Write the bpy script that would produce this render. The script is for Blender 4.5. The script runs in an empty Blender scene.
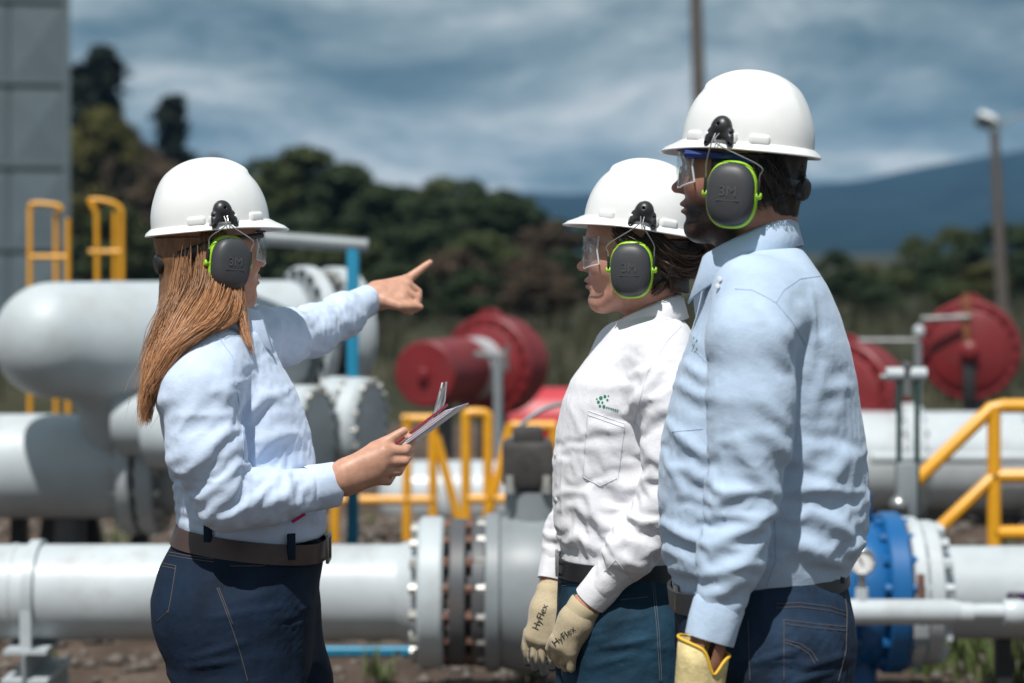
import bpy, bmesh, math, random
import numpy as np
from mathutils import Vector, Matrix
from mathutils.bvhtree import BVHTree

R = math.radians
PI = math.pi
scene = bpy.context.scene
COL = scene.collection

# ------------------------------------------------------------------ camera
F = 2133.0            # focal length in pixels at 1024 wide (75 mm)
CH = 1.54             # camera height
HY = 250.0            # picture row of the horizon
cam_d = bpy.data.cameras.new('camera')
cam_d.lens = F * 36.0 / 1024.0
cam_d.sensor_width = 36.0
cam_d.shift_y = -(341.5 - HY) / 1024.0
cam_d.clip_start = 0.05
cam_d.clip_end = 9000
cam_d.dof.use_dof = True
cam_d.dof.focus_distance = 3.85
cam_d.dof.aperture_fstop = 2.9
cam_d.dof.aperture_blades = 9
cam = bpy.data.objects.new('camera', cam_d)
COL.objects.link(cam)
cam.location = (0, 0, CH)
cam.rotation_euler = (R(90), 0, 0)
scene.camera = cam

# ------------------------------------------------------------------ sky, sun, exposure
SUN_EL, SUN_AZ = R(61), R(198)      # azimuth clockwise from +Y: behind the camera, a little to the left
sun_dir = Vector((math.sin(SUN_AZ) * math.cos(SUN_EL), math.cos(SUN_AZ) * math.cos(SUN_EL), math.sin(SUN_EL)))
world = bpy.data.worlds.new('World')
scene.world = world
world.use_nodes = True
_nt = world.node_tree
_nt.nodes.clear()


def _n(t, nt=None, **kw):
    n = (nt or _nt).nodes.new(t)
    for k, v in kw.items():
        setattr(n, k, v)
    return n


SKYOFF = (4.4, 9.6, 0.0)


def sky_nodes():
    L = _nt.links.new
    out = _n('ShaderNodeOutputWorld')
    bg = _n('ShaderNodeBackground')
    bg.inputs['Strength'].default_value = 0.10
    L(bg.outputs[0], out.inputs[0])
    sky = _n('ShaderNodeTexSky', sky_type='NISHITA')
    sky.sun_disc = False
    sky.sun_elevation = SUN_EL
    sky.sun_rotation = SUN_AZ
    sky.altitude = 1800
    sky.air_density = 1.0
    sky.dust_density = 0.6
    sky.ozone_density = 2.5
    tc = _n('ShaderNodeTexCoord')
    sp = _n('ShaderNodeSeparateXYZ')
    L(tc.outputs['Generated'], sp.inputs[0])

    def math_(op, a, b):
        m = _n('ShaderNodeMath', operation=op)
        for i, v in enumerate((a, b)):
            if isinstance(v, (int, float)):
                m.inputs[i].default_value = v
            else:
                L(v, m.inputs[i])
        return m.outputs[0]
    zz = math_('ADD', math_('MAXIMUM', sp.outputs['Z'], 0.0), 0.28)
    u = math_('DIVIDE', sp.outputs['X'], zz)
    v = math_('DIVIDE', sp.outputs['Y'], zz)
    cb = _n('ShaderNodeCombineXYZ')
    L(u, cb.inputs[0]); L(v, cb.inputs[1])
    cb.inputs[2].default_value = 3.7

    def noise(scale, detail, rough, dist, off):
        mp = _n('ShaderNodeMapping')
        mp.inputs['Location'].default_value = off
        L(cb.outputs[0], mp.inputs[0])
        n = _n('ShaderNodeTexNoise')
        n.inputs['Scale'].default_value = scale
        n.inputs['Detail'].default_value = detail
        n.inputs['Roughness'].default_value = rough
        n.inputs['Distortion'].default_value = dist
        L(mp.outputs[0], n.inputs['Vector'])
        return n.outputs['Fac']

    def ramp(fac, stops):
        r = _n('ShaderNodeValToRGB')
        e = r.color_ramp.elements
        while len(e) < len(stops):
            e.new(0.5)
        for el, (p, c) in zip(e, stops):
            el.position = p
            el.color = (c[0], c[1], c[2], 1) if isinstance(c, tuple) else (c, c, c, 1)
        L(fac, r.inputs[0])
        return r.outputs[0]
    dens = ramp(noise(1.3, 7, 0.55, 0.3, (2.1, 0.4, 0)), [(0.30, 0.93), (0.52, 1.0)])
    shade = ramp(noise(2.5, 10, 0.62, 0.30, SKYOFF),
                 [(0.27, (0.066, 0.130, 0.175)), (0.37, (0.120, 0.195, 0.242)), (0.455, (0.215, 0.295, 0.338)),
                  (0.54, (0.37, 0.45, 0.485)), (0.64, (0.68, 0.72, 0.73))])
    gain = _n('ShaderNodeVectorMath', operation='SCALE')
    L(shade, gain.inputs[0])
    gain.inputs['Scale'].default_value = 10.0
    mx = _n('ShaderNodeMixRGB')
    L(dens, mx.inputs[0]); L(sky.outputs[0], mx.inputs[1]); L(gain.outputs[0], mx.inputs[2])
    L(mx.outputs[0], bg.inputs['Color'])


sky_nodes()
sun_d = bpy.data.lights.new('sun', 'SUN')
sun_d.energy = 4.9
sun_d.angle = R(0.53)
sun_d.color = (1.0, 0.98, 0.94)
sun = bpy.data.objects.new('sun', sun_d)
COL.objects.link(sun)
sun.location = sun_dir * 50
sun.rotation_euler = (-sun_dir).to_track_quat('-Z', 'Y').to_euler()

scene.view_settings.view_transform = 'Standard'
scene.view_settings.look = 'None'
scene.view_settings.gamma = 1.0
scene.view_settings.exposure = 0.0
scene.view_settings.use_curve_mapping = False
scene.render.engine = 'CYCLES'
scene.cycles.use_denoising = True
scene.cycles.max_bounces = 8
scene.cycles.transparent_max_bounces = 16
scene.cycles.volume_bounces = 0

# ------------------------------------------------------------------ helpers


def at(px, py, d):
    return Vector(((px - 512.0) * d / F, d, CH + (HY - py) * d / F))


def smooth01(a, b, x):
    t = np.clip((x - a) / (b - a), 0, 1)
    return t * t * (3 - 2 * t)


def thing(name, label, cat, loc, group=None):
    o = bpy.data.objects.new(name, None)
    o.empty_display_size = 0.1
    COL.objects.link(o)
    o.location = loc
    tag(o, label, cat, group)
    return o


def tag(o, label=None, cat=None, group=None, kind=None):
    if label: o['label'] = label
    if cat: o['category'] = cat
    if group: o['group'] = group
    if kind: o['kind'] = kind
    return o


def origin(o):
    while o.parent:
        o = o.parent
    return o.location.copy()


def new_mesh(name, V, Fc, sharp=35, smooth=True):
    me = bpy.data.meshes.new(name)
    V = np.asarray(V, dtype=np.float32)
    if isinstance(Fc, np.ndarray) and Fc.ndim == 2:
        n, k = Fc.shape
        me.vertices.add(len(V)); me.vertices.foreach_set('co', V.ravel())
        me.loops.add(n * k); me.loops.foreach_set('vertex_index', Fc.astype(np.int32).ravel())
        me.polygons.add(n)
        me.polygons.foreach_set('loop_start', np.arange(0, n * k, k, dtype=np.int32))
        me.polygons.foreach_set('loop_total', np.full(n, k, dtype=np.int32))
        me.update(calc_edges=True)
    else:
        me.from_pydata(V.tolist(), [], [list(map(int, f)) for f in Fc])
        me.update()
    if smooth:
        me.polygons.foreach_set('use_smooth', np.ones(len(me.polygons), dtype=bool))
        if sharp:
            me.set_sharp_from_angle(angle=R(sharp))
    me.update()
    return me


def link(name, me, mat=None, parent=None, loc=None, rot=None, scale=None):
    o = bpy.data.objects.new(name, me)
    COL.objects.link(o)
    if mat is not None and len(me.materials) == 0:
        me.materials.append(mat)
    if parent is not None:
        o.parent = parent
    if loc is not None: o.location = loc
    if rot is not None: o.rotation_euler = rot
    if scale is not None: o.scale = scale
    return o


def put(name, V, Fc, mat, parent=None, sharp=35, smooth=True):
    """mesh given in world coordinates, stored relative to its thing's origin"""
    V = np.asarray(V, dtype=np.float32)
    if parent is not None:
        V = V - np.array(origin(parent), dtype=np.float32)
    return link(name, new_mesh(name, V, Fc, sharp, smooth), mat, parent)


def stamp(name, me, mat, parent, pos, M=None):
    """shared mesh placed at world position pos under a thing (identity parents)"""
    o = link(name, me, mat, parent)
    p = Vector(pos) - (origin(parent) if parent else Vector())
    o.matrix_local = Matrix.Translation(p) @ (M.to_4x4() if M is not None else Matrix.Identity(4))
    return o


def frame(z, x=None):
    """3x3 rotation whose Z axis is z"""
    z = Vector(z).normalized()
    up = Vector(x) if x is not None else (Vector((0, 0, 1)) if abs(z.z) < 0.95 else Vector((1, 0, 0)))
    xx = (up - z * up.dot(z)).normalized()
    yy = z.cross(xx)
    return Matrix((xx, yy, z)).transposed()


class MB:
    def __init__(s):
        s.V = []; s.F = []

    def add(s, V, Fc):
        b = len(s.V)
        s.V += [tuple(v) for v in V]
        s.F += [tuple(i + b for i in f) for f in Fc]
        return s

    def box(s, c, size, rot=None, bev=0.0, seg=2):
        hx, hy, hz = (x / 2 for x in size)
        c = Vector(c)
        Rm = rot if rot is not None else Matrix.Identity(3)
        if bev <= 0:
            P = [(-hx, -hy, -hz), (hx, -hy, -hz), (hx, hy, -hz), (-hx, hy, -hz), (-hx, -hy, hz), (hx, -hy, hz), (hx, hy, hz), (-hx, hy, hz)]
            Q = [(0, 3, 2, 1), (4, 5, 6, 7), (0, 1, 5, 4), (1, 2, 6, 5), (2, 3, 7, 6), (3, 0, 4, 7)]
            return s.add([c + Rm @ Vector(p) for p in P], Q)
        bm = bmesh.new()
        bmesh.ops.create_cube(bm, size=1.0)
        for v in bm.verts:
            v.co = Vector((v.co.x * 2 * hx, v.co.y * 2 * hy, v.co.z * 2 * hz))
        bmesh.ops.bevel(bm, geom=bm.edges[:], offset=bev, segments=seg, affect='EDGES', profile=0.5)
        bm.verts.index_update()
        s.add([c + Rm @ v.co for v in bm.verts], [[v.index for v in f.verts] for f in bm.faces])
        bm.free()
        return s

    def lathe(s, a, d, prof, seg=40, closed=False):
        """revolve profile [(t, r)] about the axis through a with direction d"""
        M = frame(d)
        a = Vector(a)
        V = []; Fc = []
        for t, r in prof:
            for k in range(seg):
                an = 2 * PI * k / seg
                V.append(a + M @ Vector((r * math.cos(an), r * math.sin(an), t)))
        n = len(prof)
        for i in range(n - 1):
            for k in range(seg):
                k2 = (k + 1) % seg
                Fc.append((i * seg + k, i * seg + k2, (i + 1) * seg + k2, (i + 1) * seg + k))
        if closed:
            for k in range(seg):
                k2 = (k + 1) % seg
                Fc.append(((n - 1) * seg + k, (n - 1) * seg + k2, k2, k))
        else:
            if prof[0][1] > 1e-6: Fc.append(tuple(reversed(range(seg))))
            if prof[-1][1] > 1e-6: Fc.append(tuple((n - 1) * seg + k for k in range(seg)))
        return s.add(V, Fc)

    def cyl(s, a, b, r, r2=None, seg=24):
        a, b = Vector(a), Vector(b)
        return s.lathe(a, b - a, [(0, r), ((b - a).length, r if r2 is None else r2)], seg)

    def tube(s, pts, r, seg=8, caps=True):
        pts = [Vector(p) for p in pts]
        n = len(pts)
        rr = r if isinstance(r, (list, tuple)) else [r] * n
        V = []; Fc = []
        prev = None
        for i, p in enumerate(pts):
            t = (pts[min(i + 1, n - 1)] - pts[max(i - 1, 0)]).normalized()
            if prev is None:
                up = Vector((0, 0, 1)) if abs(t.z) < 0.9 else Vector((1, 0, 0))
                x = (up - t * up.dot(t)).normalized()
            else:
                x = (prev - t * prev.dot(t))
                x = x.normalized() if x.length > 1e-6 else t.orthogonal().normalized()
            prev = x
            y = t.cross(x)
            for k in range(seg):
                an = 2 * PI * k / seg
                V.append(p + (x * math.cos(an) + y * math.sin(an)) * rr[i])
        for i in range(n - 1):
            for k in range(seg):
                k2 = (k + 1) % seg
                Fc.append((i * seg + k, i * seg + k2, (i + 1) * seg + k2, (i + 1) * seg + k))
        if caps:
            Fc.append(tuple(reversed(range(seg))))
            Fc.append(tuple((n - 1) * seg + k for k in range(seg)))
        return s.add(V, Fc)

    def ball(s, c, r, seg=16, rings=10, rot=None):
        r = (r, r, r) if isinstance(r, (int, float)) else r
        c = Vector(c)
        V = []; Fc = []
        for i in range(rings + 1):
            th = PI * i / rings
            for k in range(seg):
                an = 2 * PI * k / seg
                p = Vector((r[0] * math.sin(th) * math.cos(an), r[1] * math.sin(th) * math.sin(an), r[2] * math.cos(th)))
                V.append(c + (rot @ p if rot is not None else p))
        for i in range(rings):
            for k in range(seg):
                k2 = (k + 1) % seg
                Fc.append((i * seg + k, (i + 1) * seg + k, (i + 1) * seg + k2, i * seg + k2))
        return s.add(V, Fc)

    def put(s, name, mat, parent=None, sharp=35, smooth=True):
        return put(name, s.V, s.F, mat, parent, sharp, smooth)

    def mesh(s, name, sharp=35, smooth=True):
        return new_mesh(name, s.V, s.F, sharp, smooth)


def spline(pts, n=8):
    """Catmull-Rom through points"""
    P = [Vector(p) for p in pts]
    out = []
    for i in range(len(P) - 1):
        p0, p1, p2, p3 = P[max(i - 1, 0)], P[i], P[i + 1], P[min(i + 2, len(P) - 1)]
        for k in range(n):
            t = k / n
            out.append(0.5 * ((2 * p1) + (p2 - p0) * t + (2 * p0 - 5 * p1 + 4 * p2 - p3) * t * t + (3 * p1 - p0 - 3 * p2 + p3) * t ** 3))
    out.append(P[-1].copy())
    return out


# ------------------------------------------------------------------ materials
_mats = {}


def mat(name, col, rough=0.6, metal=0.0, var=0.0, vscale=4.0, dark=None, bump=0.0, bscale=60.0, coat=0.0, spec=0.5,
        attr=None, sub=0.0, sheen=0.0, coord='Object', stretch=None, dirt=0.0, dirtcol=(0.12, 0.09, 0.07), bump2=0.0, b2scale=12.0):
    if name in _mats:
        return _mats[name]
    m = bpy.data.materials.new(name)
    m.use_nodes = True
    nt = m.node_tree
    L = nt.links.new
    b = nt.nodes['Principled BSDF']
    b.inputs['Roughness'].default_value = rough
    b.inputs['Metallic'].default_value = metal
    b.inputs['Coat Weight'].default_value = coat
    b.inputs['Coat Roughness'].default_value = 0.15
    b.inputs['Specular IOR Level'].default_value = spec
    if sub:
        b.inputs['Subsurface Weight'].default_value = sub
        b.inputs['Subsurface Radius'].default_value = (1.0, 0.35, 0.18)
        b.inputs['Subsurface Scale'].default_value = 0.006
    if sheen:
        b.inputs['Sheen Weight'].default_value = sheen
        b.inputs['Sheen Roughness'].default_value = 0.5
    tc = nt.nodes.new('ShaderNodeTexCoord')
    vec = tc.outputs[coord]
    if stretch:
        mp = nt.nodes.new('ShaderNodeMapping')
        mp.inputs['Scale'].default_value = stretch
        L(vec, mp.inputs[0])
        vec = mp.outputs[0]

    def noise(scale, detail=5, rough_=0.6):
        n = nt.nodes.new('ShaderNodeTexNoise')
        n.inputs['Scale'].default_value = scale
        n.inputs['Detail'].default_value = detail
        n.inputs['Roughness'].default_value = rough_
        L(vec, n.inputs['Vector'])
        return n.outputs['Fac']
    c4 = (col[0], col[1], col[2], 1)
    cur = None
    if attr:
        at_ = nt.nodes.new('ShaderNodeAttribute')
        at_.attribute_name = attr
        cur = at_.outputs['Color']
    if var > 0:
        r = nt.nodes.new('ShaderNodeValToRGB')
        e = r.color_ramp.elements
        lo = dark if dark else tuple(max(0, x * (1 - var)) for x in col)
        hi = tuple(min(1, x * (1 + var * 0.5)) for x in col)
        e[0].position = 0.32; e[0].color = (*lo, 1)
        e[1].position = 0.68; e[1].color = (*hi, 1)
        L(noise(vscale), r.inputs[0])
        if cur is not None:
            mm = nt.nodes.new('ShaderNodeMixRGB'); mm.blend_type = 'MULTIPLY'; mm.inputs[0].default_value = 1
            L(cur, mm.inputs[1]); L(r.outputs[0], mm.inputs[2])
            cur = mm.outputs[0]
        else:
            cur = r.outputs[0]
    if dirt > 0:
        r = nt.nodes.new('ShaderNodeValToRGB')
        r.color_ramp.elements[0].position = 0.52; r.color_ramp.elements[0].color = (0, 0, 0, 1)
        r.color_ramp.elements[1].position = 0.78; r.color_ramp.elements[1].color = (dirt, dirt, dirt, 1)
        L(noise(vscale * 1.7, 8, 0.7), r.inputs[0])
        mm = nt.nodes.new('ShaderNodeMixRGB')
        L(r.outputs[0], mm.inputs[0])
        if cur is not None: L(cur, mm.inputs[1])
        else: mm.inputs[1].default_value = c4
        mm.inputs[2].default_value = (*dirtcol, 1)
        cur = mm.outputs[0]
    if cur is not None:
        L(cur, b.inputs['Base Color'])
    else:
        b.inputs['Base Color'].default_value = c4
    last = None
    for st, sc in ((bump2, b2scale), (bump, bscale)):
        if st > 0:
            bp = nt.nodes.new('ShaderNodeBump')
            bp.inputs['Strength'].default_value = st
            bp.inputs['Distance'].default_value = 0.25 / sc
            L(noise(sc, 4), bp.inputs['Height'])
            if last is not None: L(last, bp.inputs['Normal'])
            last = bp.outputs[0]
    if last is not None:
        L(last, b.inputs['Normal'])
    _mats[name] = m
    return m


def glass_mat(name, tint=(0.97, 0.985, 0.99), opacity=0.25, rough=0.03):
    if name in _mats: return _mats[name]
    m = bpy.data.materials.new(name)
    m.use_nodes = True
    nt = m.node_tree
    L = nt.links.new
    b = nt.nodes['Principled BSDF']
    b.inputs['Base Color'].default_value = (*tint, 1)
    b.inputs['Roughness'].default_value = rough
    tr = nt.nodes.new('ShaderNodeBsdfTransparent')
    tr.inputs[0].default_value = (*tint, 1)
    lw = nt.nodes.new('ShaderNodeLayerWeight'); lw.inputs[0].default_value = 0.5
    pw_ = nt.nodes.new('ShaderNodeMath'); pw_.operation = 'POWER'; pw_.inputs[1].default_value = 4.0
    fr = nt.nodes.new('ShaderNodeMath'); fr.operation = 'MULTIPLY'; fr.inputs[1].default_value = 0.35
    L(lw.outputs['Facing'], pw_.inputs[0]); L(pw_.outputs[0], fr.inputs[0])
    gl = nt.nodes.new('ShaderNodeBsdfGlossy'); gl.inputs['Roughness'].default_value = rough
    mx = nt.nodes.new('ShaderNodeMixShader')
    ad = nt.nodes.new('ShaderNodeMath'); ad.operation = 'ADD'; ad.inputs[1].default_value = opacity * 0.12
    L(fr.outputs[0], ad.inputs[0])
    L(ad.outputs[0], mx.inputs[0]); L(tr.outputs[0], mx.inputs[1]); L(gl.outputs[0], mx.inputs[2])
    df = nt.nodes.new('ShaderNodeBsdfDiffuse'); df.inputs[0].default_value = (0.8, 0.84, 0.86, 1)
    m2 = nt.nodes.new('ShaderNodeMixShader'); m2.inputs[0].default_value = 0.018
    L(mx.outputs[0], m2.inputs[1]); L(df.outputs[0], m2.inputs[2])
    L(m2.outputs[0], nt.nodes['Material Output'].inputs[0])
    _mats[name] = m
    return m


# ------------------------------------------------------------------ implicit surfaces
class SDF:
    """distance field on a grid, in metres"""

    def __init__(s, lo, hi, h):
        s.lo = np.array(lo, dtype=np.float32); s.h = h
        n = np.ceil((np.array(hi) - np.array(lo)) / h).astype(int) + 1
        s.X = (s.lo[0] + h * np.arange(n[0], dtype=np.float32))[:, None, None]
        s.Y = (s.lo[1] + h * np.arange(n[1], dtype=np.float32))[None, :, None]
        s.Z = (s.lo[2] + h * np.arange(n[2], dtype=np.float32))[None, None, :]
        s.D = np.full(tuple(n), 1.0, dtype=np.float32)

    # primitives return fields
    def cone(s, a, b, r1, r2):
        a = [float(x) for x in a]; b = [float(x) for x in b]
        ba = [b[i] - a[i] for i in range(3)]
        L2 = sum(x * x for x in ba) + 1e-12
        px, py, pz = s.X - a[0], s.Y - a[1], s.Z - a[2]
        t = np.clip((px * ba[0] + py * ba[1] + pz * ba[2]) / L2, 0, 1)
        return np.sqrt((px - t * ba[0]) ** 2 + (py - t * ba[1]) ** 2 + (pz - t * ba[2]) ** 2) - (r1 + (r2 - r1) * t)

    def ell(s, c, r, M=None):
        px, py, pz = s.X - float(c[0]), s.Y - float(c[1]), s.Z - float(c[2])
        if M is not None:
            M = np.array(M, dtype=np.float32)
            px, py, pz = (px * M[0][i] + py * M[1][i] + pz * M[2][i] for i in range(3))
        k = np.sqrt((px / r[0]) ** 2 + (py / r[1]) ** 2 + (pz / r[2]) ** 2)
        return (k - 1) * min(r)

    def rbox(s, c, half, rad, M=None):
        px, py, pz = s.X - float(c[0]), s.Y - float(c[1]), s.Z - float(c[2])
        if M is not None:
            M = np.array(M, dtype=np.float32)
            px, py, pz = (px * M[0][i] + py * M[1][i] + pz * M[2][i] for i in range(3))
        qx, qy, qz = np.abs(px) - half[0] + rad, np.abs(py) - half[1] + rad, np.abs(pz) - half[2] + rad
        return np.sqrt(np.maximum(qx, 0) ** 2 + np.maximum(qy, 0) ** 2 + np.maximum(qz, 0) ** 2) + np.minimum(np.maximum(qx, np.maximum(qy, qz)), 0) - rad

    def plane(s, p, n):
        n = Vector(n).normalized()
        return (s.X - p[0]) * n.x + (s.Y - p[1]) * n.y + (s.Z - p[2]) * n.z

    def loft(s, rows, p=2.3, yaw=0.0):
        """rows of (z, cx, cy, a, b): superellipse sections stacked in z"""
        rows = sorted(rows)
        zs = np.array([r[0] for r in rows]); Z = s.Z.ravel()
        # smooth the section table a little
        fz = np.linspace(zs[0], zs[-1], 400)
        ker = np.hanning(25); ker /= ker.sum()

        def col(i):
            v = np.interp(fz, zs, [r[i] for r in rows])
            vp = np.concatenate([np.full(12, v[0]), v, np.full(12, v[-1])])
            return np.interp(Z, fz, np.convolve(vp, ker, 'valid')).astype(np.float32)[None, None, :]
        cx, cy, a, b = (col(i) for i in range(1, 5))
        x, y = s.X - cx, s.Y - cy
        if yaw:
            c_, s_ = math.cos(yaw), math.sin(yaw)
            x, y = x * c_ + y * s_, -x * s_ + y * c_
        k = (np.abs(x / a) ** p + np.abs(y / b) ** p) ** (1.0 / p)
        d = (k - 1) * np.minimum(a, b)
        return np.maximum(d, np.maximum(zs[0] - s.Z, s.Z - zs[-1]))

    # combiners
    def u(s, d, k=0.0):
        if k > 0:
            h = np.maximum(k - np.abs(s.D - d), 0) / k
            s.D = np.minimum(s.D, d) - h * h * k * 0.25
        else:
            s.D = np.minimum(s.D, d)
        return s

    def sub(s, d, k=0.0):
        d = -d
        if k > 0:
            h = np.maximum(k - np.abs(s.D - d), 0) / k
            s.D = np.maximum(s.D, d) + h * h * k * 0.25
        else:
            s.D = np.maximum(s.D, d)
        return s

    def cut(s, p, n):
        s.D = np.maximum(s.D, s.plane(p, n))
        return s

    def mesh(s, off=0.0):
        D = s.D + off
        S = D < 0
        n = D.shape
        cnt = np.zeros((n[0] - 1, n[1] - 1, n[2] - 1), dtype=np.int8)
        for i in (0, 1):
            for j in (0, 1):
                for k in (0, 1):
                    cnt += S[i:n[0] - 1 + i, j:n[1] - 1 + j, k:n[2] - 1 + k]
        I, J, K = np.nonzero((cnt > 0) & (cnt < 8))
        idx = np.full(cnt.shape, -1, dtype=np.int64)
        idx[I, J, K] = np.arange(len(I))
        P = np.zeros((len(I), 3)); C = np.zeros(len(I))
        cor = [(i, j, k) for i in (0, 1) for j in (0, 1) for k in (0, 1)]
        for a in cor:
            for b in cor:
                if sum(b) - sum(a) == 1 and sum(abs(b[q] - a[q]) for q in range(3)) == 1:
                    da = D[I + a[0], J + a[1], K + a[2]].astype(float); db = D[I + b[0], J + b[1], K + b[2]].astype(float)
                    m = (da < 0) != (db < 0)
                    t = np.where(m, da / np.where(m, da - db, 1), 0)
                    for q in range(3):
                        P[:, q] += np.where(m, a[q] + t * (b[q] - a[q]), 0)
                    C += m
        V = s.lo + s.h * (np.stack([I, J, K], 1) + P / C[:, None])
        Q = []
        for ax in range(3):
            A = S[:-1] if ax == 0 else (S[:, :-1] if ax == 1 else S[:, :, :-1])
            B = S[1:] if ax == 0 else (S[:, 1:] if ax == 1 else S[:, :, 1:])
            i, j, k = np.nonzero(A != B)
            o1, o2 = [(1, 2), (2, 0), (0, 1)][ax]
            c = [i, j, k]
            ok = (c[o1] > 0) & (c[o2] > 0) & (c[o1] < cnt.shape[o1]) & (c[o2] < cnt.shape[o2])
            i, j, k = i[ok], j[ok], k[ok]
            fl = A[i, j, k]
            q = []
            for d1, d2 in ((-1, -1), (0, -1), (0, 0), (-1, 0)):
                cc = [i.copy(), j.copy(), k.copy()]
                cc[o1] = cc[o1] + d1; cc[o2] = cc[o2] + d2
                q.append(idx[cc[0], cc[1], cc[2]])
            q = np.stack(q, 1)
            Q.append(np.where(fl[:, None], q, q[:, ::-1]))
        return V.astype(np.float32), np.concatenate(Q)


def normals_of(V, Q):
    a, b, c, d = (V[Q[:, i]] for i in range(4))
    fn = np.cross(c - a, d - b)
    N = np.zeros_like(V)
    for i in range(4):
        np.add.at(N, Q[:, i], fn)
    return N / (np.linalg.norm(N, axis=1, keepdims=True) + 1e-12)


def relax(V, Q, it=2, f=0.5):
    for _ in range(it):
        S = np.zeros_like(V); C = np.zeros(len(V), dtype=np.float32)
        for i in range(4):
            for j in (1, 3):
                np.add.at(S, Q[:, i], V[Q[:, (i + j) % 4]]); np.add.at(C, Q[:, i], 1)
        V = V * (1 - f) + f * S / np.maximum(C, 1)[:, None]
    return V


def paint(me, name, rgb):
    """per-vertex colour attribute (the thing's own colours)"""
    a = me.color_attributes.new(name, 'FLOAT_COLOR', 'POINT')
    rgba = np.ones((len(me.vertices), 4), dtype=np.float32)
    rgba[:, :3] = rgb
    a.data.foreach_set('color', rgba.ravel())


def text_mesh(s, size, extrude=0.0):
    c = bpy.data.curves.new('lettering', 'FONT')
    c.body = s
    c.size = size
    c.extrude = extrude
    c.align_x = 'CENTER'; c.align_y = 'CENTER'
    o = bpy.data.objects.new('lettering_tmp', c)
    COL.objects.link(o)
    dg = bpy.context.evaluated_depsgraph_get()
    me = bpy.data.meshes.new_from_object(o.evaluated_get(dg))
    bpy.data.objects.remove(o)
    return me
# ================================================================== the setting
rng = random.Random(7)
nrng = np.random.default_rng(11)

# paints and metals
M_WHITE = mat('white_paint', (0.50, 0.54, 0.565), 0.45, var=0.16, vscale=3.0, dirt=0.65, dirtcol=(0.30, 0.27, 0.23), bump=0.05, bscale=40, coat=0.15)
M_WHITE2 = mat('cool_white_paint', (0.47, 0.515, 0.54), 0.48, var=0.16, vscale=2.5, dirt=0.65, dirtcol=(0.36, 0.34, 0.31), bump=0.06, bscale=35)
M_GREY = mat('grey_paint', (0.23, 0.255, 0.27), 0.45, var=0.15, vscale=5, dirt=0.35, dirtcol=(0.16, 0.12, 0.10))
M_DGREY = mat('dark_grey_paint', (0.085, 0.09, 0.097), 0.5, var=0.2, vscale=6, dirt=0.45, dirtcol=(0.17, 0.09, 0.06))
M_RED = mat('red_paint', (0.195, 0.015, 0.019), 0.48, var=0.25, vscale=4, dirt=0.45, dirtcol=(0.13, 0.05, 0.04))
M_RED2 = mat('bright_red_paint', (0.52, 0.045, 0.06), 0.45, var=0.1, vscale=2)
M_YELLOW = mat('safety_yellow_paint', (0.78, 0.36, 0.015), 0.42, var=0.12, vscale=6, dirt=0.25, dirtcol=(0.30, 0.16, 0.05))
M_BLUE = mat('valve_blue_paint', (0.005, 0.105, 0.30), 0.38, var=0.12, vscale=6, coat=0.2)
M_TEAL = mat('post_blue_paint', (0.01, 0.20, 0.34), 0.4, var=0.1, vscale=6)
M_STEEL = mat('bare_steel', (0.42, 0.42, 0.41), 0.35, metal=0.85, var=0.2, vscale=12)
M_BOLT = mat('zinc_bolt', (0.50, 0.49, 0.46), 0.45, metal=0.5, var=0.3, vscale=25)
M_RUST = mat('rusty_bolt', (0.17, 0.085, 0.06), 0.8, var=0.4, vscale=30)
M_BLACK = mat('black_steel', (0.025, 0.026, 0.028), 0.5, var=0.3, vscale=8)
M_CONC = mat('concrete', (0.30, 0.29, 0.27), 0.9, var=0.25, vscale=6, bump=0.3, bscale=50)
M_GAUGE = mat('gauge_dial', (0.80, 0.80, 0.78), 0.4)
M_GREEN = mat('dark_green_steel', (0.03, 0.07, 0.065), 0.45, var=0.2, vscale=9)

# ground
def ground_mat(name, ramp_cols, scale, bump, bscale):
    m = bpy.data.materials.new(name); m.use_nodes = True
    nt = m.node_tree; L = nt.links.new
    b = nt.nodes['Principled BSDF']; b.inputs['Roughness'].default_value = 0.95
    b.inputs['Specular IOR Level'].default_value = 0.2
    tc = nt.nodes.new('ShaderNodeTexCoord')
    n1 = nt.nodes.new('ShaderNodeTexNoise'); n1.inputs['Scale'].default_value = scale; n1.inputs['Detail'].default_value = 9; n1.inputs['Roughness'].default_value = 0.7
    L(tc.outputs['Object'], n1.inputs['Vector'])
    r = nt.nodes.new('ShaderNodeValToRGB')
    e = r.color_ramp.elements
    while len(e) < len(ramp_cols): e.new(0.5)
    for el, (p, c) in zip(e, ramp_cols): el.position = p; el.color = (*c, 1)
    L(n1.outputs['Fac'], r.inputs[0]); L(r.outputs[0], b.inputs['Base Color'])
    n2 = nt.nodes.new('ShaderNodeTexNoise'); n2.inputs['Scale'].default_value = bscale; n2.inputs['Detail'].default_value = 6
    L(tc.outputs['Object'], n2.inputs['Vector'])
    bp = nt.nodes.new('ShaderNodeBump'); bp.inputs['Strength'].default_value = bump; bp.inputs['Distance'].default_value = 0.05
    L(n2.outputs['Fac'], bp.inputs['Height']); L(bp.outputs[0], b.inputs['Normal'])
    return m


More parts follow.
